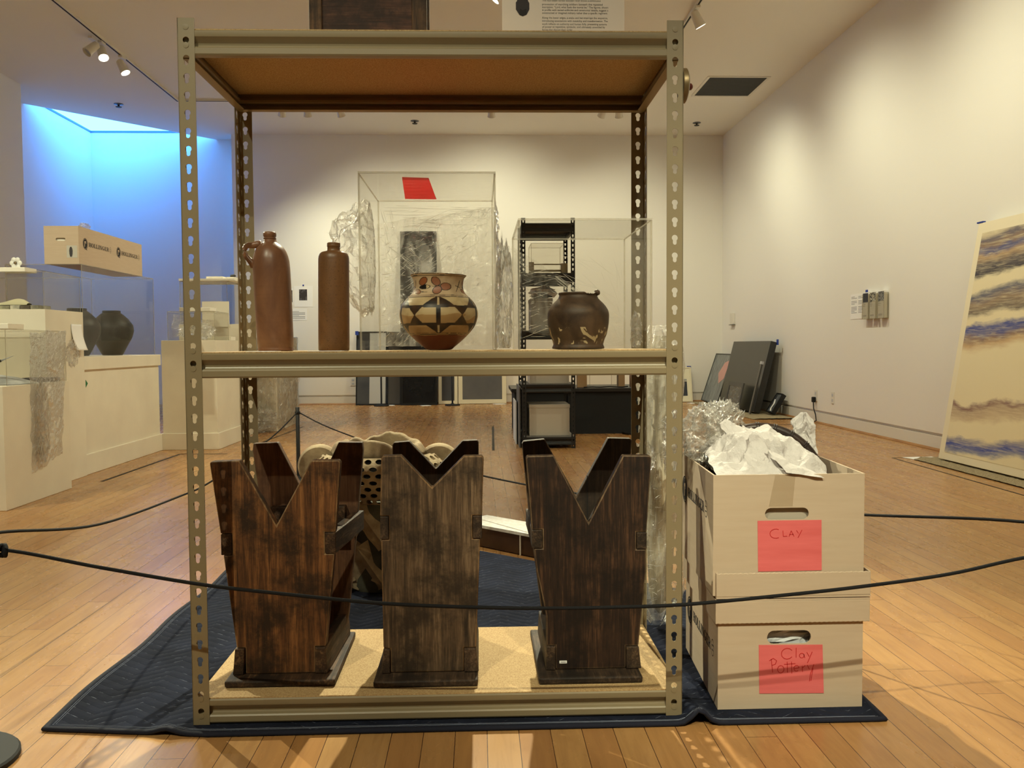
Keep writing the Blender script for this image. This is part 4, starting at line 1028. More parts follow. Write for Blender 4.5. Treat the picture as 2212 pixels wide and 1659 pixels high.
# ------------------------------------------------------------------ perforated sculpture behind the stands
sx_, sy_ = -.345, 3.0
sculp = thing('stoneware_sculpture', 'perforated stoneware sculpture with round ears and a ridged diamond base, behind the wooden stands', 'sculpture', (sx_,sy_,MAT_T))
stone = M('olive_stoneware', (186,158,112), .85, col2=(132,106,72), vscale=14, bump=.6, bscale=70, dist=.003)
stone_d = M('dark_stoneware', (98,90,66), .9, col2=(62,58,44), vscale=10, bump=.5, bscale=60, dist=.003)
def drum(u, z):
    a = 2*pi*u; pr = [(.30,.165),(.345,.205),(.40,.232),(.44,.225),(.468,.190),(.482,.150)]
    for (z0_,r0),(z1_,r1) in zip(pr, pr[1:]):
        if z <= z1_: break
    t = min(1, max(0, (z-z0_)/(z1_-z0_))); r = r0+(r1-r0)*t
    k = 1+.02*nz(sin(a)*2, cos(a)*2, z*8)
    return Vector((sx_+r*k*sin(a)*1.02, sy_-r*k*cos(a)*.82, z))
m = MB(); NA, NR = 36, 7
for j in range(NR):
    za, zb_ = .315+.022*j, .315+.022*(j+1)
    for i in range(NA):
        o = .5*(j % 2); hole = ell(.5,.5,.33,.36,12); outer = [(0,0),(1,0),(1,1),(0,1)]
        fl = outer+hole; tr = tessellate_polygon([[Vector((a,b,0)) for a,b in outer],[Vector((a,b,0)) for a,b in hole]])
        top = [drum((i+o+a)/NA, za+(zb_-za)*b) for a,b in fl]
        ins = [Vector((sx_+(p.x-sx_)*.93, sy_+(p.y-sy_)*.93, p.z)) for p in top]
        n = len(fl); f = [tuple(q) for q in tr]+[tuple(x+n for x in reversed(q)) for q in tr]
        for q in range(4, n): q2 = 4+(q-3) % (n-4); f.append((q,q2,q2+n,q+n))
        m.add([tuple(p) for p in top+ins], f)
m.build('perforated_drum', stone, sculp, smooth=40, recalc=False)
m = MB()
def lipf(u, v):
    a = 2*pi*u; r = .155-.045*v; z = .468+.030*sin(pi*v)+.022*max(0, cos(a*2+.5))*sin(pi*v)+.018*nz(sin(a)*3, cos(a)*3, 1)
    return (sx_+r*sin(a)*1.02, sy_-r*cos(a)*.82, z)
m.grid(60, 12, lipf, wrap=True); m.build('lip', stone, sculp, smooth=60, solid=.012)
MB().lathe([(.14,.32),(.19,.40),(.14,.466)], n=32, caps=False, xf=lambda p: (sx_+p[0]*.9, sy_+p[1]*.72, p[2])).build('shade_liner', M('hollow_shade', (30,24,18), .95), sculp, smooth=180)  # near-black liner: shade of the hollow put into its colour
for sgn in (-1,1):
    X = lambda p, sgn=sgn: (sx_+sgn*.205+p[0], sy_+.01+p[2]*1.0-.0, .425+p[1]) 
    MB().lathe([(.03,-.022),(.066,-.020),(.074,-.008),(.074,.010),(.062,.022),(.02,.018)], n=36, xf=X).build('ear', stone, sculp, smooth=50)
# diamond base: ridges crossing over a dark recessed body
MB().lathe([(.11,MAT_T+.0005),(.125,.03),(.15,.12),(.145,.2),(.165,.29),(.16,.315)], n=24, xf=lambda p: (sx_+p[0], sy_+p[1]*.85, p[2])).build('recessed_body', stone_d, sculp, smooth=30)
m = MB(); NB = 6
def bp_(a, z, k=1.): 
    r = (.150 if z < .1 else .182 if z < .25 else .19)*k
    return Vector((sx_+r*sin(a), sy_-r*cos(a)*.85, z))
for i in range(NB):
    a0 = 2*pi*i/NB+.18; st = 2*pi/NB
    for s_ in (1,-1):
        for (za, zb_) in ((.035,.175),(.175,.315)):
            p = bp_(a0, za); q = bp_(a0+s_*st/2, zb_)
            d = (q-p); n_ = Vector((sin(a0+s_*st/4), -cos(a0+s_*st/4)*.85, 0)).normalized(); w_ = d.cross(n_).normalized()*.042
            c1 = p-n_*.032; c2 = q-n_*.032
            m.add([p, q, c1+w_, c2+w_, c1-w_, c2-w_], [(0,1,3,2),(0,4,5,1),(2,3,5,4),(0,2,4),(1,5,3)])
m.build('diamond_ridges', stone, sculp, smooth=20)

# ------------------------------------------------------------------ white pedestals at the left
def pedestal(label, x0, x1, y0, y1, h, base=0., lip=None):
    r = thing('white_pedestal', label, 'pedestal', ((x0+x1)/2,(y0+y1)/2,.0006), 'white pedestals')
    MB().box(x0,x1,y0,y1,.0006,h).build('body', plinth_paint, r, bevel=.002)
    if base: MB().box(x0-.012,x1+.012,y0-.012,y1+.012,.0006,base).build('base_trim', plinth_paint, r, bevel=.003)
    if lip: MB().box(x0-.014,x1+.014,y0-.014,y1+.014,lip,h+.012).build('top_lip', plinth_paint, r, bevel=.003)
    return r
EE = .0008
pedestal('low white pedestal nearest at the left edge, under the small film hung case', -3.05,-2.43,4.54,5.262,.640)
case('acrylic case on the low nearest pedestal, film hanging from its side', -3.03,-2.44,4.60,5.255,.640+EE,.935, .004, 'acrylic cases on pedestals')
MB_ = MB()
tag(MB().box(-2.56,-2.375+.0-.07,4.64,4.80,.936+EE,.965).build('foam_block', foam_white, bevel=.002), 'white foam block on the case at the left picture edge', 'foam block', 'white foam slabs')
m = MB()
def dune(u, v):
    x = -2.98+.52*u; y = 4.72+.30*v; z = .6425+.055*sin(pi*v)*sin(pi*min(1,u*1.0))**.7+.02*nz(x,y,1,9)*sin(pi*v)*sin(pi*u)
    return (x,y,max(z,.6425))
m.grid(24,16,dune); tag(m.build('plaster_form', M('pale_plaster', (206,198,176), .85, col2=(150,144,128), vscale=8), smooth=180), 'pale plaster form lying in the nearest case at left', 'plaster form')
br_ = thing('black_brush', 'black handled brush propped over the plaster form at left', 'brush', (-2.66,4.75,.70))
MB().tube([(-2.86,4.72,.685),(-2.66,4.76,.735),(-2.56,4.78,.77)], [.010,.016,.006], 8).build('handle', black_steel, br_, smooth=180)
MB().tube([(-2.56,4.78,.77),(-2.50,4.79,.795)], [.005,.001], 6).build('tip', M('silver_tip', (170,166,156), .4), br_, smooth=180)
tag(MB().box(-2.62,-2.46,5.10,5.22,.641+EE,.665).build('dark_block', black_matt), 'dark flat block at the back of the nearest case', 'block')
m = MB()
sheet_film(m, (-2.437,4.80,.15), (-2.437,5.15,.22), (-2.437,4.82,.93), (-2.437,5.24,.93), (.012,0,0), 44, 90, .020, 12, 91, fn=lambda u,v: sin(pi*u)*(1.2-v))
m.xform(lambda p: (max(-2.4265, p[0]), p[1], p[2]))
b = MB(); crumple(b, (-2.40,4.88,.43), .022, .055, .20, 30, 36, .55, seed=93); b.xform(lambda p: (max(-2.4262,p[0]),p[1],p[2])); m.add(b.v,b.f)
b = MB(); crumple(b, (-2.40,5.25,.80), .03, .05, .07, 24, 20, .5, seed=94); b.xform(lambda p: (max(-2.4262,p[0]),p[1],p[2])); m.add(b.v,b.f)
spark(m, 420, m, .0012, 95)
tag(m.build('stretch_wrap', FILM, smooth=0), 'long strip of clear film hanging down the side of the nearest low pedestal', 'plastic film', 'loose stretch film')

pedestal('tall white pedestal behind the low one at left, carrying the stone slab case', -3.20,-2.565,5.28,5.775,1.066)
case('acrylic case on the tall left pedestal, holding stone slabs and a pale shoe', -3.18,-2.575,5.29,5.77,1.066+EE,1.290, .004, 'acrylic cases on pedestals')
x = -3.12
for i, (w_, c_) in enumerate(((.18,(120,110,88)),(.06,(206,192,154)),(.07,(176,164,126)),(.06,(214,200,166)),(.06,(112,98,78)),(.05,(160,148,120)))):
    mm = M('adobe_%d' % i, c_, .9, col2=tuple(int(q*.75) for q in c_), vscale=30)
    tag(MB().box(x,x+w_-.004,5.36,5.52,1.067+EE,1.092+.002*(i % 2)).build('stone_slab', mm, bevel=.003), ['long dark speckled stone slab at the left end of the case row','small cream stone slab next to the long dark one','tan stone slab under the heel of the pale shoe','cream stone slab under the toe of the pale shoe','small dark stone slab right of the cream ones','grey tan stone slab at the right end of the row'][i], 'stone slab', 'stone slabs in the tall case'); x += w_
m = MB()
def shoe_(u, v):
    a = pi*v; X_ = -2.93+.20*u; h = .012+.034*sin(pi*min(1,u**1.6))*(.4+.6*u); w_ = .032+.012*sin(pi*u)
    return (X_, 5.43+w_*cos(a), 1.0975+h*sin(a))
m.grid(24,12,shoe_); tag(m.build('pale_shoe', M('pale_leather', (214,198,150), .7), smooth=180), 'pale slipper shaped shoe lying on the stone slabs', 'shoe')
tag(MB().box(-2.86,-2.70,5.33,5.47,1.291+EE,1.318).build('foam_block', foam_white, bevel=.002), 'white foam slab with the flower ornament on top of the tall left case', 'foam block', 'white foam slabs')
fl = thing('flower_ornament', 'white shell flower ornament on a foam slab at the upper left', 'ornament', (-2.785,5.40,1.319))
pet = M('shell_white', (226,214,186), .4)
MB().lathe([(.012,1.319),(.006,1.325),(.006,1.335)], n=12, xf=lambda p: (-2.785+p[0],5.40+p[1],p[2])).build('stem', brass, fl)
for i in range(6):
    a = 2*pi*i/6; c_ = (-2.785+.022*cos(a), 5.395, 1.349+.022*sin(a))
    MB().lathe([(.001,-.004),(.013,-.002),(.016,.0),(.012,.003),(.001,.004)], n=14, xf=lambda p, c_=c_: (c_[0]+p[0], c_[1]+p[2], c_[2]+p[1])).build('petal', pet, fl, smooth=180)
MB().lathe([(.001,-.006),(.008,-.004),(.008,.002),(.001,.004)], n=12, xf=lambda p: (-2.785+p[0],5.388+p[2],1.349+p[1])).build('centre', brass, fl, smooth=180)

pedestal('long white plinth with an overhanging top carrying the two black pots', -3.14,-2.585,5.80,7.145,.765,.135,.69)
case('large acrylic case over the two black pots', -3.09,-2.60,5.85,7.12,.777+EE,1.386, .005, 'acrylic cases on pedestals')
pm = M('black_pottery', (36,33,28), .45, spec=.3, col2=(26,24,20), vscale=5)
PP = [(.070,0),(.078,.012),(.110,.075),(.142,.135),(.154,.185),(.148,.225),(.118,.27),(.082,.305),(.064,.318),(.064,.334),(.055,.336),(.055,.30)]
for i, (x, y, sc_) in enumerate(((-2.772,6.72,1.0),(-2.83,6.28,1.0))):
    zz = .778+EE
    r = thing('black_pot', ['large round black pot, right of the two in the case', 'large round black pot, left of the two and half hidden by the tall pedestal'][i], 'pot', (x,y,zz), 'black pots')
    MB().lathe([(a*sc_,zz+b*sc_) for a,b in PP], n=56, xf=lambda p, x=x, y=y: (x+p[0],y+p[1],p[2])).build('body', pm, r, smooth=40)
bxr = thing('archive_carton', 'long closed archive carton with two printed logos on top of the black pot case', 'carton', (-2.735,6.40,1.387), 'archive cartons')
z1_ = 1.387+EE; X0_, X1_, Y0_, Y1_ = -2.845,-2.622,5.87,6.95
MB().prism([(X0_,z1_),(X1_,z1_),(X1_,z1_+.248),(X0_,z1_+.248)], 'y', Y0_, Y0_+.004, holes=[stadium(-2.737,1.548,.064,.020)]).build('front_panel', archive, bxr)
MB().box(X0_,X1_,Y1_-.004,Y1_,z1_,z1_+.248).build('back_panel', archive, bxr)
for a, b in ((X0_,X0_+.004),(X1_-.004,X1_)): MB().box(a,b,Y0_+.0042,Y1_-.0042,z1_,z1_+.248).build('side_panel', archive, bxr)
MB().box(X0_+.004,X1_-.004,Y0_+.004,Y1_-.004,z1_+.242,z1_+.2478).box(X0_+.004,X1_-.004,Y0_+.004,Y1_-.004,z1_,z1_+.005).build('top_and_base', archive, bxr)
MB().box(-2.80,-2.67,Y0_+.012,Y0_+.016,1.53,1.57).build('tissue_behind_handle', foam_white, bxr)
for ya, yb_ in ((5.93,6.38),(6.47,6.90)):
    m = MB(); logo(m, lambda u, v, ya=ya: (X1_+.0007, ya+u, 1.53+v), yb_-ya, .060); m.build('printed_logo', black_ink, bxr)
lb = MB().box(-2.700,-2.632,Y0_-.0012,Y0_-.0002,1.428,1.508).build('photo_label', M('label_tan', (196,182,152), .8), bxr)
MB().flat([(-2.672+.030*a*.55*1.0, 1.468+b*.55) for a, b in ((-.36,-.062),(-.62,-.03),(-.70,.012),(-.52,.040),(-.26,.056),(.26,.056),(.52,.040),(.70,.012),(.62,-.03),(.36,-.062))], lambda a,b: (a,Y0_-.0016,b)).build('pot_picture', M('pot_print', (66,60,54), .8), lb)
m = MB(); crumple(m, (-2.66,6.05,1.655), .03, .05, .022, 22, 16, .6, seed=101); m.xform(lambda p: (p[0],p[1],max(p[2],z1_+.2492)))
tag(m.build('stretch_wrap', FILM, smooth=0), 'small tuft of clear film on top of the long carton', 'plastic film', 'loose stretch film')
cu = MB()
cu.grid(8,14,lambda u,v: (-2.562+.035*v**2+.004*u, 5.60+.14*u, .985-.165*v))
tag(cu.build('curled_paper', white_card, smooth=180, solid=.0008), 'curled white paper hanging at the rear corner of the tall left pedestal', 'paper')
tag(MB().prism([(5.83,.575),(5.83,.625),(5.86,.6)], 'x', -2.5845, -2.5830).build('tape_tab', M('green_tape', (40,110,60), .7)), 'small green tape tab on the long white plinth', 'tape')

pedestal('white pedestal with base trim right of the black pots, small film filled case on it', -2.570,-2.130,7.17,7.83,.890,.135)
case('small acrylic case full of film on the pedestal right of the black pots', -2.53,-2.15,7.21,7.62,.890+EE,1.128, .004, 'acrylic cases on pedestals')
m = MB(); crumple(m, (-2.34,7.38,.965), .13, .12, .065, 40, 24, .5, seed=111); m.xform(lambda p: (p[0],p[1],max(p[2],.893)))
sheet_film(m, (-2.50,7.23,.91), (-2.2,7.23,.93), (-2.50,7.26,1.11), (-2.18,7.30,1.05), (0,.02,0), 26, 22, .012, 14, 115)
spark(m, 160, m, .0014, 116)
tag(m.build('stretch_wrap', FILM_D, smooth=0), 'bunched clear film inside the small case right of the black pots', 'plastic film', 'loose stretch film')
tag(MB().box(-2.45,-2.20,7.26,7.44,1.129+EE,1.160).build('foam_block', foam_white, bevel=.002), 'white foam slab on the small film filled case', 'foam block', 'white foam slabs')
tag(MB().box(-2.34,-2.14,7.64,7.78,.891+EE,.923).build('foam_block', foam_white, bevel=.002), 'white foam slab on the pedestal beside the small film filled case', 'foam block', 'white foam slabs')
m = MB(); crumple(m, (-2.60,7.06,.86), .02, .02, .03, 12, 10, .4)
pedestal('taller white pedestal furthest back at left, under the white topped case', -2.705,-2.165,8.0,8.55,1.040)
case('acrylic case with a white rim on the furthest left pedestal', -2.695,-2.27,8.01,8.45,1.040+EE,1.432, .005, 'acrylic cases on pedestals')
tag(MB().box(-2.70,-2.20,8.005,8.53,1.433+EE,1.452).build('foam_board', foam_white, bevel=.001), 'thin white board lying on the furthest left case', 'board')
tag(MB().box(-2.47,-2.32,8.06,8.24,1.453+EE,1.476).build('foam_block', foam_white, bevel=.002), 'white foam slab at the left on the furthest case', 'foam block', 'white foam slabs')
tag(MB().box(-2.29,-2.215,8.06,8.24,1.453+EE,1.470).build('foam_block', foam_white, bevel=.002), 'white foam slab under the dark stone on the furthest case', 'foam block', 'white foam slabs')
m = MB(); crumple(m, (-2.25,8.14,1.486), .026, .026, .014, 18, 12, .25, seed=121); m.xform(lambda p: (p[0],p[1],max(p[2],1.4715)))
tag(m.build('dark_stone', M('dark_stone', (70,66,58), .8), smooth=60), 'small dark stone on a foam slab on the furthest case', 'stone')
tag(MB().box(-2.49,-2.25,7.985,7.992,1.015,1.245).build('white_card', foam_white), 'white square card fixed to the front of the furthest left case', 'card')

pr = pedestal('white pedestal wrapped in clear film, beside the left rear shelf post', -2.44,-1.985,8.62,9.62,.925)
m = MB()
sheet_film(m, (-2.44,8.605,.02), (-1.985,8.605,.02), (-2.44,8.605,.92), (-1.985,8.605,.92), (0,-.02,0), 50, 70, .03, 7, 131)
m.xform(lambda p: (p[0], min(8.612, p[1]), max(.002, p[2])))
b = MB(); sheet_film(b, (-1.972,8.62,.02), (-1.972,9.6,.02), (-1.972,8.62,.93), (-1.972,9.6,.93), (.02,0,0), 50, 50, .03, 7, 136); b.xform(lambda p: (max(-1.978,p[0]), p[1], max(.002,p[2]))); m.add(b.v,b.f)
b = MB(); crumple(b, (-2.12,8.50,.12), .16, .09, .11, 40, 24, .6, seed=138); b.xform(lambda p: (p[0], min(8.612,p[1]), max(.002,p[2]))); m.add(b.v,b.f)
spark(m, 400, m, .002, 139)
tag(m.build('stretch_wrap', FILM_D, smooth=0), 'clear film wrapped round the pedestal by the black barrier post, bunched at its foot', 'plastic film', 'loose stretch film')

# ------------------------------------------------------------------ barriers
def stanchion(label, x, y, h=.458, rb=.135):
    r = thing('barrier_post', label, 'barrier post', (x,y,0), 'black barrier posts')
    MB().lathe([(rb,.0006),(rb,.010),(rb-.004,.014),(.03,.018),(.02,.03)], n=40, xf=lambda p: (x+p[0],y+p[1],p[2])).build('base', black_matt, r, smooth=40)
    MB().lathe([(.0125,.016),(.0125,h-.002),(.011,h)], n=20, xf=lambda p: (x+p[0],y+p[1],p[2])).build('post', black_steel, r, smooth=40)
    MB().lathe([(.0145,h-.045),(.016,h-.042),(.016,h-.03),(.0145,h-.027)], n=20, xf=lambda p: (x+p[0],y+p[1],p[2])).build('cord_clip', black_matt, r, smooth=40)
    return r
stanchion('black barrier post standing between the left rear shelf post and the stands', -1.13,5.46)
stanchion('black barrier post at the near left, only its round base in the picture', -1.075,1.76,rb=.13)
stanchion('black barrier post out to the right of the cartons', 1.41,1.72)
stanchion('black barrier post far away, left of the tall dark panel', -1.355,12.14,.46,.105)
stanchion('black barrier post far away, right of the tall dark panel', -.37,12.12,.46,.105)
def rope(label, pts, r_=.0042, knots=()):
    P = [Vector(p) for p in pts]; out = []
    for i in range(len(P)-1):
        p0 = P[max(i-1,0)]; p1 = P[i]; p2 = P[i+1]; p3 = P[min(i+2,len(P)-1)]
        for k in range(8):
            t = k/8; out.append(.5*((2*p1)+(p2-p0)*t+(2*p0-5*p1+4*p2-p3)*t*t+(3*p1-p0-3*p2+p3)*t**3))
    out.append(P[-1])
    root = thing('barrier_rope', label, 'rope', tuple(P[len(P)//2]), 'barrier ropes')
    MB().tube([tuple(p) for p in out], r_, 8).build('strand', rope_mat, root, smooth=180)
    for c in knots:
        m = MB()
        for j in range(3):
            a = j*1.05; m.tube([(c[0]+.009*cos(t)*cos(a)+.006*(j-1), c[1]+.009*cos(t)*sin(a), c[2]+.011*sin(t)) for t in [2*pi*q/12 for q in range(12)]], .0042, 6, closed=True)
        m.tube([(c[0]-.012,c[1],c[2]+.004),(c[0]-.03,c[1]-.002,c[2]+.006)], .004, 6).tube([(c[0]-.008,c[1],c[2]-.004),(c[0]-.022,c[1]-.004,c[2]-.026)], .0042, 6)
        m.build('knot', rope_mat, root, smooth=180)
YR = 1.72
rope('thin black barrier rope sagging across the front of the shelving', [(-1.062,1.757,.428),(-.945,1.745,.4385),(-.75,1.73,.404),(-.554,YR,.370),(-.401,YR,.349),(-.192,YR,.325),(.011,YR,.313),(.159,YR,.309),(.271,YR,.309),(.411,YR,.312),(.619,YR,.328),(.778,YR,.343),(.953,YR,.365),(1.108,YR,.396),(1.25,YR,.412),(1.396,YR,.428)], .0038, [(-.945,1.745,.437)])
rope('thin black barrier rope from the far post to the near left post', [(-1.13,5.444,.425),(-1.122,4.95,.367),(-1.12,4.59,.335),(-1.115,4.0,.296),(-1.11,3.58,.279),(-1.105,3.29,.285),(-1.10,2.545,.326),(-1.09,1.985,.422),(-1.077,1.776,.428)], .0038)
rope('thin black barrier rope running behind the stands towards the right, past the cartons', [(-1.118,5.45,.425),(-.90,5.12,.370),(-.59,4.655,.3226),(-.25,4.15,.285),(.022,3.75,.270),(.365,3.245,.277),(.69,2.77,.315),(1.01,2.29,.375),(1.23,1.97,.42),(1.398,1.734,.428)], .0038)

# ------------------------------------------------------------------ far black shelving and what it holds
grey_board = M('grey_shelf_board', (120,112,98), .8)
shelving('metal_shelving', 'tall black metal shelving unit seen end on beyond the right acrylic case', 'shelving', (.345,6.98,.0006), 0, .430, .61, 1.845, .034,
    (1.800,1.405,.945,.515,.090), black_steel, grey_board, .011, 1.25, 1.0, rivets=False)
def zsh(top): return .0006+top+.004+.0008
for (x0,x1,y0,y1,z_,h,c,lb) in ((.408,.735,7.06,7.42,.090,.255,(196,180,150),'pale grey carton on the bottom of the far black shelving'),
                         (.412,.733,7.06,7.42,.515,.25,(190,174,146),'pale grey carton on the lower middle of the far black shelving'),
                         (.425,.60,7.06,7.40,.945,.262,(128,118,100),'grey square box on the middle of the far black shelving')):
    r = thing('storage_box', lb, 'box', ((x0+x1)/2,(y0+y1)/2,zsh(z_)), 'boxes on the far black shelving'); m_ = M('box_grey', c, .8)
    MB().box(x0,x1,y0,y1,zsh(z_),zsh(z_)+h-.03).build('body', m_, r, bevel=.002)
    MB().box(x0-.003,x1+.003,y0-.003,y1+.003,zsh(z_)+h-.03,zsh(z_)+h).build('lid', m_, r, bevel=.004)
m = MB(); crumple(m, (.62,7.2,1.02), .09, .08, .05, 24, 16, .5, seed=151); m.xform(lambda p: (min(.72,max(.608,p[0])),p[1],max(zsh(.945),p[2])))
tag(m.build('plastic_film', FILM, smooth=0), 'clear film beside the grey square box on the far black shelving', 'plastic film', 'loose stretch film')
m = MB(); crumple(m, (.53,7.2,1.262), .11, .09, .05, 26, 16, .5, seed=153); m.xform(lambda p: (p[0],p[1],max(1.2135,p[2])))
tag(m.build('tissue_paper', tissue, smooth=38), 'white tissue lying on the grey square box on the far black shelving', 'tissue paper', 'tissue paper')
tag(MB().tube([(.50,7.055,1.232),(.53,7.075,1.236),(.60,7.10,1.226)],[.018,.016,.006],10).build('dark_ladle', black_matt, smooth=180), 'dark rounded object on top of the grey square box', 'object')
r = case('clear acrylic cover upside down on the upper shelf of the far black shelving', .43,.70,7.10,7.45,zsh(1.405),1.66,.004,'spare acrylic covers')
fr_ = MB().box(.41,.45,7.03,7.09,zsh(1.405),1.50).box(.67,.72,7.03,7.09,zsh(1.405),1.49).box(.45,.67,7.05,7.07,1.425,1.440).box(.45,.67,7.05,7.07,1.48,1.488)
tag(fr_.build('wooden_cradle', M('pale_wood', (156,138,100), .7)), 'pale wooden cradle on the upper shelf of the far black shelving', 'cradle')
tb = thing('black_plinth', 'long low black plinth beyond the far black shelving', 'plinth', (1.05,8.45,.0006))
MB().box(.33,1.80,8.10,8.80,.0006,.395).build('body', M('black_cloth', (34,35,33), .85), tb)
MB().box(.30,1.83,8.07,8.83,.3955,.428).build('top', black_steel, tb, bevel=.002)
for i,(x0,x1,y0,y1,z0_,z1_,mm,nm,lb,ct) in enumerate(((.93,1.02,8.2,8.3,.429,.56,M('raw_pine', (178,138,88), .7),'wooden_block','pine block standing on the black plinth by the far shelving','block'),
    (1.32,1.38,8.2,8.3,.429,.56,M('raw_pine', (168,130,84), .7),'wooden_block','second pine block standing on the black plinth, further right','block'),
    (1.44,1.52,8.22,8.3,.429,.55,M('tan_card', (170,132,96), .8),'card_box','tan card box on the black plinth behind the right rear post','box'))):
    tag(MB().box(x0,x1,y0,y1,z0_+EE,z1_).build(nm, mm, bevel=.002), lb, ct)
case('stack of clear acrylic covers on the black plinth', 1.04,1.30,8.16,8.5,.429+EE,.585,.004,'spare acrylic covers')
m = MB().tube([(.98,8.13,.434),(1.06,8.12,.438),(1.14,8.14,.434),(1.22,8.12,.440),(1.34,8.13,.434),(1.40,8.14,.440)], .006, 6)
tag(m.build('cable_bundle', black_matt, smooth=180), 'black cables lying along the front of the black plinth', 'cable')
m = MB().tube([(1.33,8.03,.012),(1.38,7.95,.014),(1.46,7.96,.012),(1.50,8.04,.012),(1.42,8.06,.022)], .011, 8)
tag(m.build('cable_coil', black_matt, smooth=180), 'coil of black cable on the floor at the foot of the black plinth', 'cable')
fb_ = M('silver_panel', (150,138,120), .35, spec=.6)
for i,(x,yy,h,c,lb) in enumerate(((.325,7.05,.50,(96,92,84),'grey panel standing against the left side of the far black shelving'),(.305,7.30,.36,(216,208,190),'white board standing against the grey panel beside the far black shelving'))):
    tag(MB().box(x,x+.009,yy,yy+.52,.001,h).build('standing_board', M('board_%d' % i, c, .5)), lb, 'board')

# ------------------------------------------------------------------ works leaning on the back wall
def leaning(label, x0, x1, h, y_foot, y_top, face, frame, fw=.025, t=.03, name='framed_artwork', group='artworks leaning on the back wall', extra=None, foot=.001):
    """upright work leaning back on the wall behind it (runs along X)"""
    r = thing(name, label, 'artwork', ((x0+x1)/2,y_foot,foot), group)
    dy = y_top-y_foot; L = math.hypot(dy, h-foot); cy_, sy2 = (h-foot)/L, dy/L
    X = lambda p: (p[0], y_foot+p[2]*sy2+p[1]*cy_, foot+p[2]*cy_-p[1]*sy2+t*sy2)
    if fw:
        MB().prism([(x0,0),(x1,0),(x1,L),(x0,L)], 'y', 0, t, holes=[[(x0+fw,fw),(x1-fw,fw),(x1-fw,L-fw),(x0+fw,L-fw)]], xf=X).build('frame', frame, r)
        MB().box(x0+fw,x1-fw,.008,t-.004,fw,L-fw,xf=X).build('picture', face, r)
    else: MB().box(x0,x1,0,t,0,L,xf=X).build('canvas', face, r)
    if extra: extra(r, X, L)
    return r
dk = lambda n, a, b, rough=.25: M(n, a, rough, spec=.5, col2=b, vscale=3)
def exa(r, X, L): MB().box(-1.545,-1.318,.006,.0078,.02,L-.02,xf=X).build('pale_half', M('pale_canvas', (186,176,152), .6), r)
leaning('black framed picture, half dark and half pale, behind the left far barrier post', -1.735,-1.300,1.035,12.30,12.495,dk('dark_print',(64,62,58),(50,49,46)),black_matt,.016,.02,extra=exa)
leaning('dark brown grey panel behind the left edge of the tall dark panel', -1.295,-1.105,1.03,12.32,12.495,dk('umber_panel',(70,62,52),(58,52,44)),black_matt,.012,.02)
leaning('tall narrow black panel leaning on the back wall behind the painted pot', -1.098,-.585,2.45,12.22,12.49,dk('gloss_black',(26,25,23),(34,33,30),.12),M('black_frame', (22,21,19), .35),.03,.035)
wf_ = M('cream_frame', (226,206,160), .6)
leaning('white framed dark picture just right of the tall black panel', -.575,-.305,.71,12.36,12.49,dk('slate_print',(76,72,66),(62,60,56)),wf_,.045,.03)
leaning('wide white framed grey picture right of the far barrier post', -.295,.388,.69,12.36,12.49,dk('grey_print',(98,92,82),(84,80,72),.4),wf_,.06,.03)
def exw(r, X, L): MB().box(2.905,2.985,.005,.0078,.09,.30,xf=X).box(2.905,2.985,.005,.0078,.31,.335,1,xf=X).build('print', [dk('dark_print_small',(52,54,56),(40,42,44)), M('stripe_pale', (150,146,130), .6)], r)
leaning('white framed print leaning on the back wall right of the right post', 2.70,3.055,.495,12.33,12.47,M('cream_mat', (232,214,168), .6),wf_,.02,.025,extra=exw)
tag(MB().box(3.00,3.06,12.47,12.478,.48,.515).build('tape_tab', blue_tape), 'blue tape on the corner of the white framed print at right', 'tape', 'blue tape tabs')
tag(MB().box(-1.745,-1.70,12.44,12.448,.99,1.045).build('tape_tab', blue_tape), 'blue tape on the corner of the black framed picture', 'tape', 'blue tape tabs')
for x0, x1, y0, y1, lb in ((-1.32,-1.17,12.16,12.27,'white floor label left of the tall black panel'),(-.82,-.66,12.04,12.15,'white floor label in front of the tall black panel'),(.19,.385,12.20,12.32,'white floor label at the right corner of the wide white framed picture'),
    (2.92,3.08,12.0,12.15,'white floor label in front of the white framed print at right'),(2.98,3.10,11.2,11.36,'white floor label in front of the grey green print'),(3.02,3.14,10.0,10.25,'white floor label at the foot of the black canvas'),(3.065,3.325,6.0,6.19,'white floor label at the corner of the large painting')):
    w_ = wloc
    MBX = MB().prism([(x0+.04,y0),(x1,y0+.02),(x1-.04,y1),(x0,y1-.01)], 'z', .0012, .005)
    lab = MBX.build('floor_label', white_card); tag(lab, lb, 'label', 'white floor labels')
# pinned papers
def pinned(label, x0, x1, z0_, z1, pic=None, lines=0, name='pinned_paper', y=Y_B):
    r = thing(name, label, 'paper', ((x0+x1)/2,y,z0_), 'papers pinned on the back wall')
    MB().box(x0,x1,y-.003,y-.0006,z0_,z1).build('sheet', white_card, r)
    if pic: MB().box(pic[0],pic[1],y-.0042,y-.0032,pic[2],pic[3]).build('picture', M('photo_brown', (58,50,44), .5, col2=(150,142,130), vscale=9, lo=.5, hi=.72), r)
    if lines:
        m = MB(); w_ = (x1-x0)*.8
        for i in range(lines): m.box(x0+(x1-x0)*.1, x0+(x1-x0)*.1+w_*(1 if i % 4 else .6), y-.0036, y-.0031, z1-.03-(i+1)*(z1-z0_-.04)/(lines+1), z1-.03-(i+1)*(z1-z0_-.04)/(lines+1)+.005)
        m.build('text_lines', grey_ink, r)
    return r
p1 = pinned('white print with a brown photograph pinned on the back wall beside the jug', -2.61,-2.35,1.395,1.69,(-2.541,-2.428,1.487,1.643))
MB().box(-2.49,-2.47,Y_B-.008,Y_B-.003,1.69,1.71).build('pin_clip', blue_tape, p1)
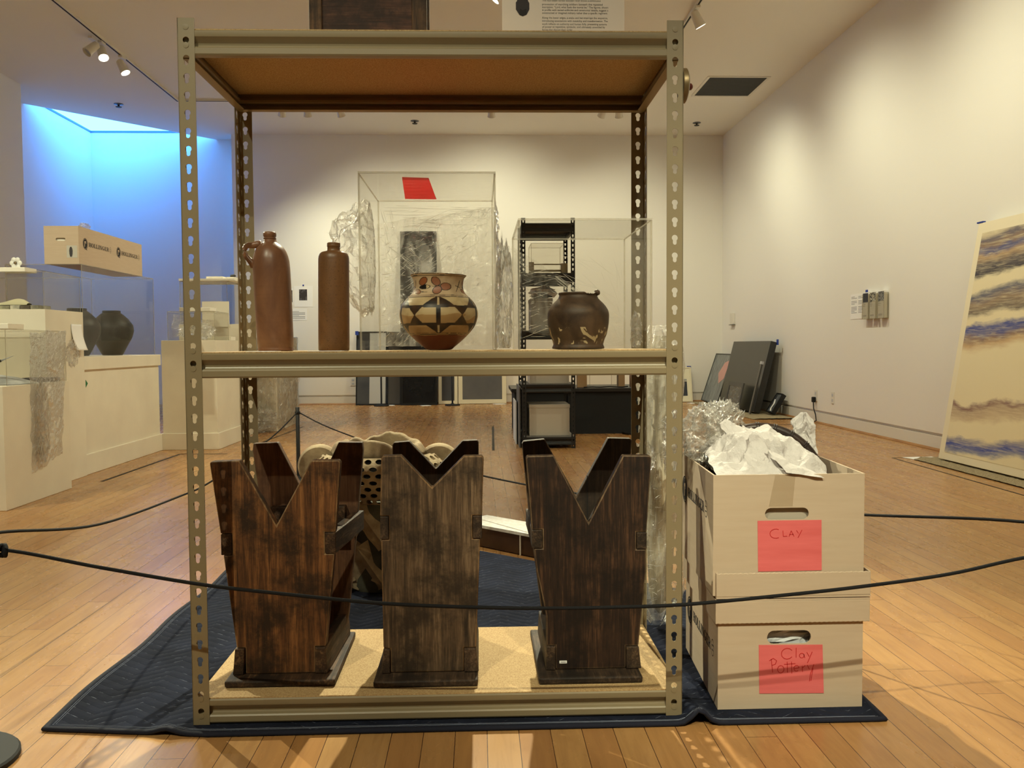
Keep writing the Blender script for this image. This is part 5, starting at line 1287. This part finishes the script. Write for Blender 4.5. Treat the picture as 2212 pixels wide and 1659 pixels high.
pinned('white print half hidden behind the jug, left of the brown photograph', -2.85,-2.625,1.42,1.66,(-2.80,-2.635,1.46,1.63))
pinned('white text sheet pinned below the brown photograph', -2.70,-2.435,1.205,1.37,None,8)
tag(MB().box(-2.80,-2.545,12.0,12.4,.002,.965).build('grey_cabinet', M('cabinet_grey', (168,168,160), .5), bevel=.004), 'pale grey cabinet at the back wall, its top corner showing beside the jug', 'cabinet')
def outlet(label, centre, axis, w=.072, h=.115):
    r = thing('wall_outlet', label, 'outlet', centre, 'wall outlets'); x, y, z = centre
    if axis == 'y':
        MB().box(x-w/2,x+w/2,y-.006,y-.0006,z-h/2,z+h/2).build('plate', white_trim, r, bevel=.0015)
        m = MB()
        for dz in (-.026,.026): m.box(x-.018,x+.018,y-.0075,y-.0055,z+dz-.014,z+dz+.014)
        m.build('socket', M('socket_grey', (196,190,176), .5), r, bevel=.001)
    else:
        MB().box(x-.006,x-.0006,y-w/2,y+w/2,z-h/2,z+h/2).build('plate', white_trim, r, bevel=.0015)
        m = MB()
        for dz in (-.026,.026): m.box(x-.0075,x-.0055,y-.018,y+.018,z+dz-.014,z+dz+.014)
        m.build('socket', M('socket_grey', (196,190,176), .5), r, bevel=.001)
    return r
outlet('outlet on the back wall left of the leaning black framed picture', (-1.80,Y_B,.322), 'y')
outlet('outlet on the right wall with a black plug in it', (X_R,8.995,.285), 'x')
outlet('bare outlet on the right wall, nearer than the one with the plug', (X_R,8.56,.287), 'x')
pc = thing('power_cord', 'black plug and cord hanging from the outlet on the right wall', 'cord', (X_R-.02,8.99,.10))
MB().box(X_R-.045,X_R-.0085,8.975,9.015,.215,.272).build('plug', black_matt, pc, bevel=.008)
MB().tube([(X_R-.03,8.993,.218),(X_R-.035,8.97,.15),(X_R-.03,8.93,.09),(X_R-.035,8.90,.03),(X_R-.06,8.93,.007),(X_R-.12,9.02,.006)], .006, 8).build('cable', black_matt, pc, smooth=180)
th_ = thing('thermostat', 'small white thermostat on the right wall near the far corner', 'thermostat', (X_R,11.98,1.10))
MB().box(X_R-.028,X_R-.0006,11.90,12.06,1.10,1.255).build('body', white_trim, th_, bevel=.004)
MB().box(X_R-.040,X_R-.0006,11.89,12.07,1.09,1.099).build('ledge', M('ledge_grey', (120,112,98), .6), th_)

# ------------------------------------------------------------------ right wall: brochures, leaning works, painting
bs = thing('pinned_paper', 'white printed sheet on the right wall left of the brochure holders', 'paper', (X_R,8.0,1.055), 'papers on the right wall')
MB().box(X_R-.003,X_R-.0006,7.855,8.165,1.057,1.290).build('sheet', white_card, bs)
m = MB()
for cidx in (0,1):
    for i in range(12):
        if i in (2,6): continue
        ya = 8.145-.15*cidx; m.box(X_R-.0037,X_R-.0031,ya-.12*(1 if i % 5 else .6),ya,1.262-.0135*i,1.266-.0135*i)
m.build('text_lines', grey_ink, bs)
tag(MB().box(X_R-.0022,X_R-.0006,7.80,7.85,1.292,1.315).build('tape_tab', blue_tape), 'blue tape above the printed sheet on the right wall', 'tape', 'blue tape tabs')
hz = clear('holder_acrylic', (.9,.88,.82), .03, .3, .05, .12)
for i,(ya, lb, ca, cb) in enumerate(((7.70,'brochure holder with the solid black topped leaflet, leftmost of three on the right wall',(24,28,40),(18,22,32)),(7.555,'brochure holder with the black and white speckled leaflet, middle of three on the right wall',(30,28,24),(190,176,140)),(7.395,'brochure holder with the grey textured leaflet, rightmost of three on the right wall',(70,66,58),(140,132,112)))):
    r = thing('brochure_holder', lb, 'brochure holder', (X_R-.03,ya+.06,1.05), 'brochure holders')
    m = MB().box(X_R-.045,X_R-.043,ya,ya+.125,1.048,1.20).box(X_R-.045,X_R-.001,ya,ya+.002,1.048,1.27).box(X_R-.045,X_R-.001,ya+.123,ya+.125,1.048,1.27).box(X_R-.045,X_R-.001,ya,ya+.125,1.046,1.048)
    m.build('holder', hz, r)
    lf = MB().box(X_R-.040,X_R-.010,ya+.008,ya+.117,1.050,1.288).build('leaflets', white_card, r)
    MB().box(X_R-.0412,X_R-.0402,ya+.010,ya+.115,1.195,1.280).build('cover_picture', M('cover_%d' % i, ca, .5, col2=cb, vscale=40, lo=.45, hi=.55), lf)
    m = MB()
    for j,(dz,wf2) in enumerate(((.17,.3),(.155,.5),(.14,.35),(.06,.8),(.052,.8))): m.box(X_R-.0412,X_R-.0402,ya+.110-.09*wf2,ya+.110,1.02+dz,1.024+dz)
    m.build('text_lines', grey_ink, lf)
def leaning_x(label, y0, y1, h, x_foot, x_top, face, frame, fw, t, extra=None, name='framed_artwork', foot=.02, group='artworks leaning on the right wall'):
    """work leaning on the right wall, running along Y; its face looks into the room"""
    r = thing(name, label, 'artwork', (x_foot,(y0+y1)/2,foot), group)
    dx = x_top-x_foot; L = math.hypot(dx, h-foot); c_, s_ = (h-foot)/L, dx/L
    X = lambda p: (x_foot+p[2]*s_+p[0]*c_, p[1], foot+p[2]*c_-p[0]*s_+t*s_)
    if fw:
        MB().prism([(y0,0),(y1,0),(y1,L),(y0,L)], 'x', 0, t, holes=[[(y0+fw,fw),(y1-fw,fw),(y1-fw,L-fw),(y0+fw,L-fw)]], xf=X).build('frame', frame, r)
        MB().box(.006,t-.003,y0+fw,y1-fw,fw,L-fw,xf=X).build('picture', face, r)
    else: MB().box(0,t,y0,y1,0,L,xf=X).build('canvas', face, r, bevel=.003)
    if extra: extra(r, X, L)
    return r
rug = M('jute_rug', (172,150,108), .95, col2=(128,106,70), vscale=160, bump=.9, bscale=220, dist=.004)
def rug_strip(label, x0, x1, y0, y1, h):
    m = MB()
    def P(u, v):
        x = x0+(x1-x0)*u; y = y0+(y1-y0)*v; q = min(u,1-u)*8; q = min(1,q)
        return (x+.006*nz(x*40,y*40,2), y+.006*nz(x*40,y*40,5), .0012+h*(.35+.65*q)*(.8+.5*abs(nz(x,y,1,90))))
    m.grid(24, max(40,int((y1-y0)*70)), P)
    o = m.build('rug_strip', rug, smooth=0); return tag(o, label, 'rug', 'rug strips under the leaning works')
rug_strip('beige rug strip under the black canvas and small print by the right wall', 3.00,3.50,9.42,12.3,.012)
rug_strip('beige shaggy rug strip under the large painting at right', 3.09,3.46,3.6,6.06,.020)
gloss_bk = dk('black_canvas', (44,42,36), (36,35,31), .3)
leaning_x('large black box canvas leaning on the right wall, blue tape at its corner', 10.02,11.5,.845,3.195,3.395,gloss_bk,None,0,.075)
def exg(r, X, L): MB().prism([(11.62,.36),(11.60,.62),(11.80,.58),(11.95,.42),(11.80,.28)], 'x', .0042, .0056, xf=X).build('pink_patch', M('pink_patch', (206,150,126), .6), r)
leaning_x('framed grey green print with a pink patch, behind the black canvas', 11.55,12.38,.69,3.18,3.40,M('streaked_print', (96,96,84), .4, col2=(150,148,132), vs_=(1,5,1), vscale=6),M('thin_dark_frame', (50,48,42), .4),.012,.02,extra=exg)
def exn(r, X, L): MB().box(-.004,.022,9.925,9.985,L-.03,L+.004,xf=X).build('metal_cap', M('chrome', (190,186,176), .2, metal=1), r)
leaning_x('narrow dark panel with a metal cap leaning on the face of the black canvas', 9.93,9.98,.62,3.12,3.262,dk('narrow_panel',(66,62,52),(54,51,44)),None,0,.018,extra=exn)
leaning_x('small dark landscape print standing in front of the black canvas', 10.25,10.85,.36,3.07,3.145,M('dark_landscape', (40,39,36), .25, col2=(92,88,78), vs_=(1,3,6), vscale=4),M('charcoal_frame', (80,76,66), .5),.05,.018)
def exs(r, X, L): MB().prism([(9.86,.02),(9.90,.06),(9.88,.12),(9.93,.17),(9.955,.17),(9.92,.11),(9.93,.05),(9.90,.02)], 'x', .0045, .0058, xf=X).build('white_streak', white_card, r)
leaning_x('small silver and black print leaning on the right wall beyond the outlet', 9.80,10.0,.235,3.33,3.46,M('silver_print', (140,136,124), .3, col2=(60,58,54), vs_=(1,6,1), vscale=3),M('black_edge', (24,24,22), .4),.012,.05,extra=exs)
tag(MB().box(3.462,3.474,9.99,10.03,.815,.88).build('tape_tab', blue_tape), 'blue tape at the top corner of the large black canvas', 'tape', 'blue tape tabs')

def painting_mat():
    t = NT('strata_painting'); sp = t.n('ShaderNodeSeparateXYZ'); t.l(t.coord(), sp.inputs[0])
    y, z = sp.outputs[1], sp.outputs[2]
    w1 = t.noise(t.coord((1,1.0,1.1)), 2.2, 3, .5); w2 = t.noise(t.coord((1,1.6,6)), 3, 6, .62, .6)
    zz = t.math('ADD', z, t.math('ADD', t.math('MULTIPLY', t.math('SUBTRACT', w1, .5), .16), t.math('MULTIPLY', t.math('SUBTRACT', w2, .5), .07)))
    zz = t.math('ADD', zz, t.math('MULTIPLY', y, .06))
    zn = t.math('DIVIDE', zz, 1.66)
    C = lambda *c: lin(c)
    cream = C(236,212,158); st = [(0,cream),(.06,cream),(.078,C(140,136,142)),(.10,C(74,84,140)),(.125,C(160,148,140)),(.14,cream),(.20,cream),(.225,C(206,176,130)),(.25,C(192,162,122)),(.266,C(146,110,92)),(.28,cream),(.47,cream),(.505,C(204,164,112)),(.525,C(150,120,96)),(.545,C(100,98,128)),(.57,C(84,88,130)),(.59,cream),(.61,cream),
          (.63,C(120,104,84)),(.67,C(160,132,98)),(.71,C(104,100,104)),(.735,cream),(.775,cream),(.79,C(72,66,66)),(.83,C(110,96,84)),(.86,C(186,150,104)),(.885,C(96,94,116)),(.91,C(150,120,90)),(.935,C(110,98,96)),(.955,C(196,172,130)),(1,cream)]
    c = t.ramp(zn, st)
    streak = t.noise(t.coord((1,2.2,34)), 2.4, 6, .65, .8)
    c = t.mix(t.ramp(streak, [(.45,(0,0,0)),(.72,(.55,.55,.55))]), c, cream)
    t.principled(c, .8, 0, .2, t.bump(t.noise(t.coord(), 300, 3), .2, .0008)); return t.m
r = thing('large_painting', 'large cream painting with blue and brown wavy strata leaning on the right wall', 'painting', (3.30,5.0,.024), 'artworks leaning on the right wall')
PX0, PX1, PZ0, PZ1 = 3.195, 3.455, .024, 1.645
L_ = math.hypot(PX1-PX0, PZ1-PZ0); c_, s_ = (PZ1-PZ0)/L_, (PX1-PX0)/L_
XP = lambda p: (PX0+p[2]*s_+p[0]*c_, p[1], PZ0+p[2]*c_-p[0]*s_+.04*s_)
MB().box(0,.04,3.9,5.93,0,L_,xf=XP).build('canvas', M('primed_canvas', (238,216,168), .85), r, bevel=.002)
MB().box(-.0012,-.0002,3.96,5.865,.05,L_-.075,xf=XP).build('painted_field', painting_mat(), r)
tag(MB().box(3.452,3.474,5.88,5.95,1.652,1.662).build('tape_tab', blue_tape), 'blue tape on the top corner of the large painting', 'tape', 'blue tape tabs')
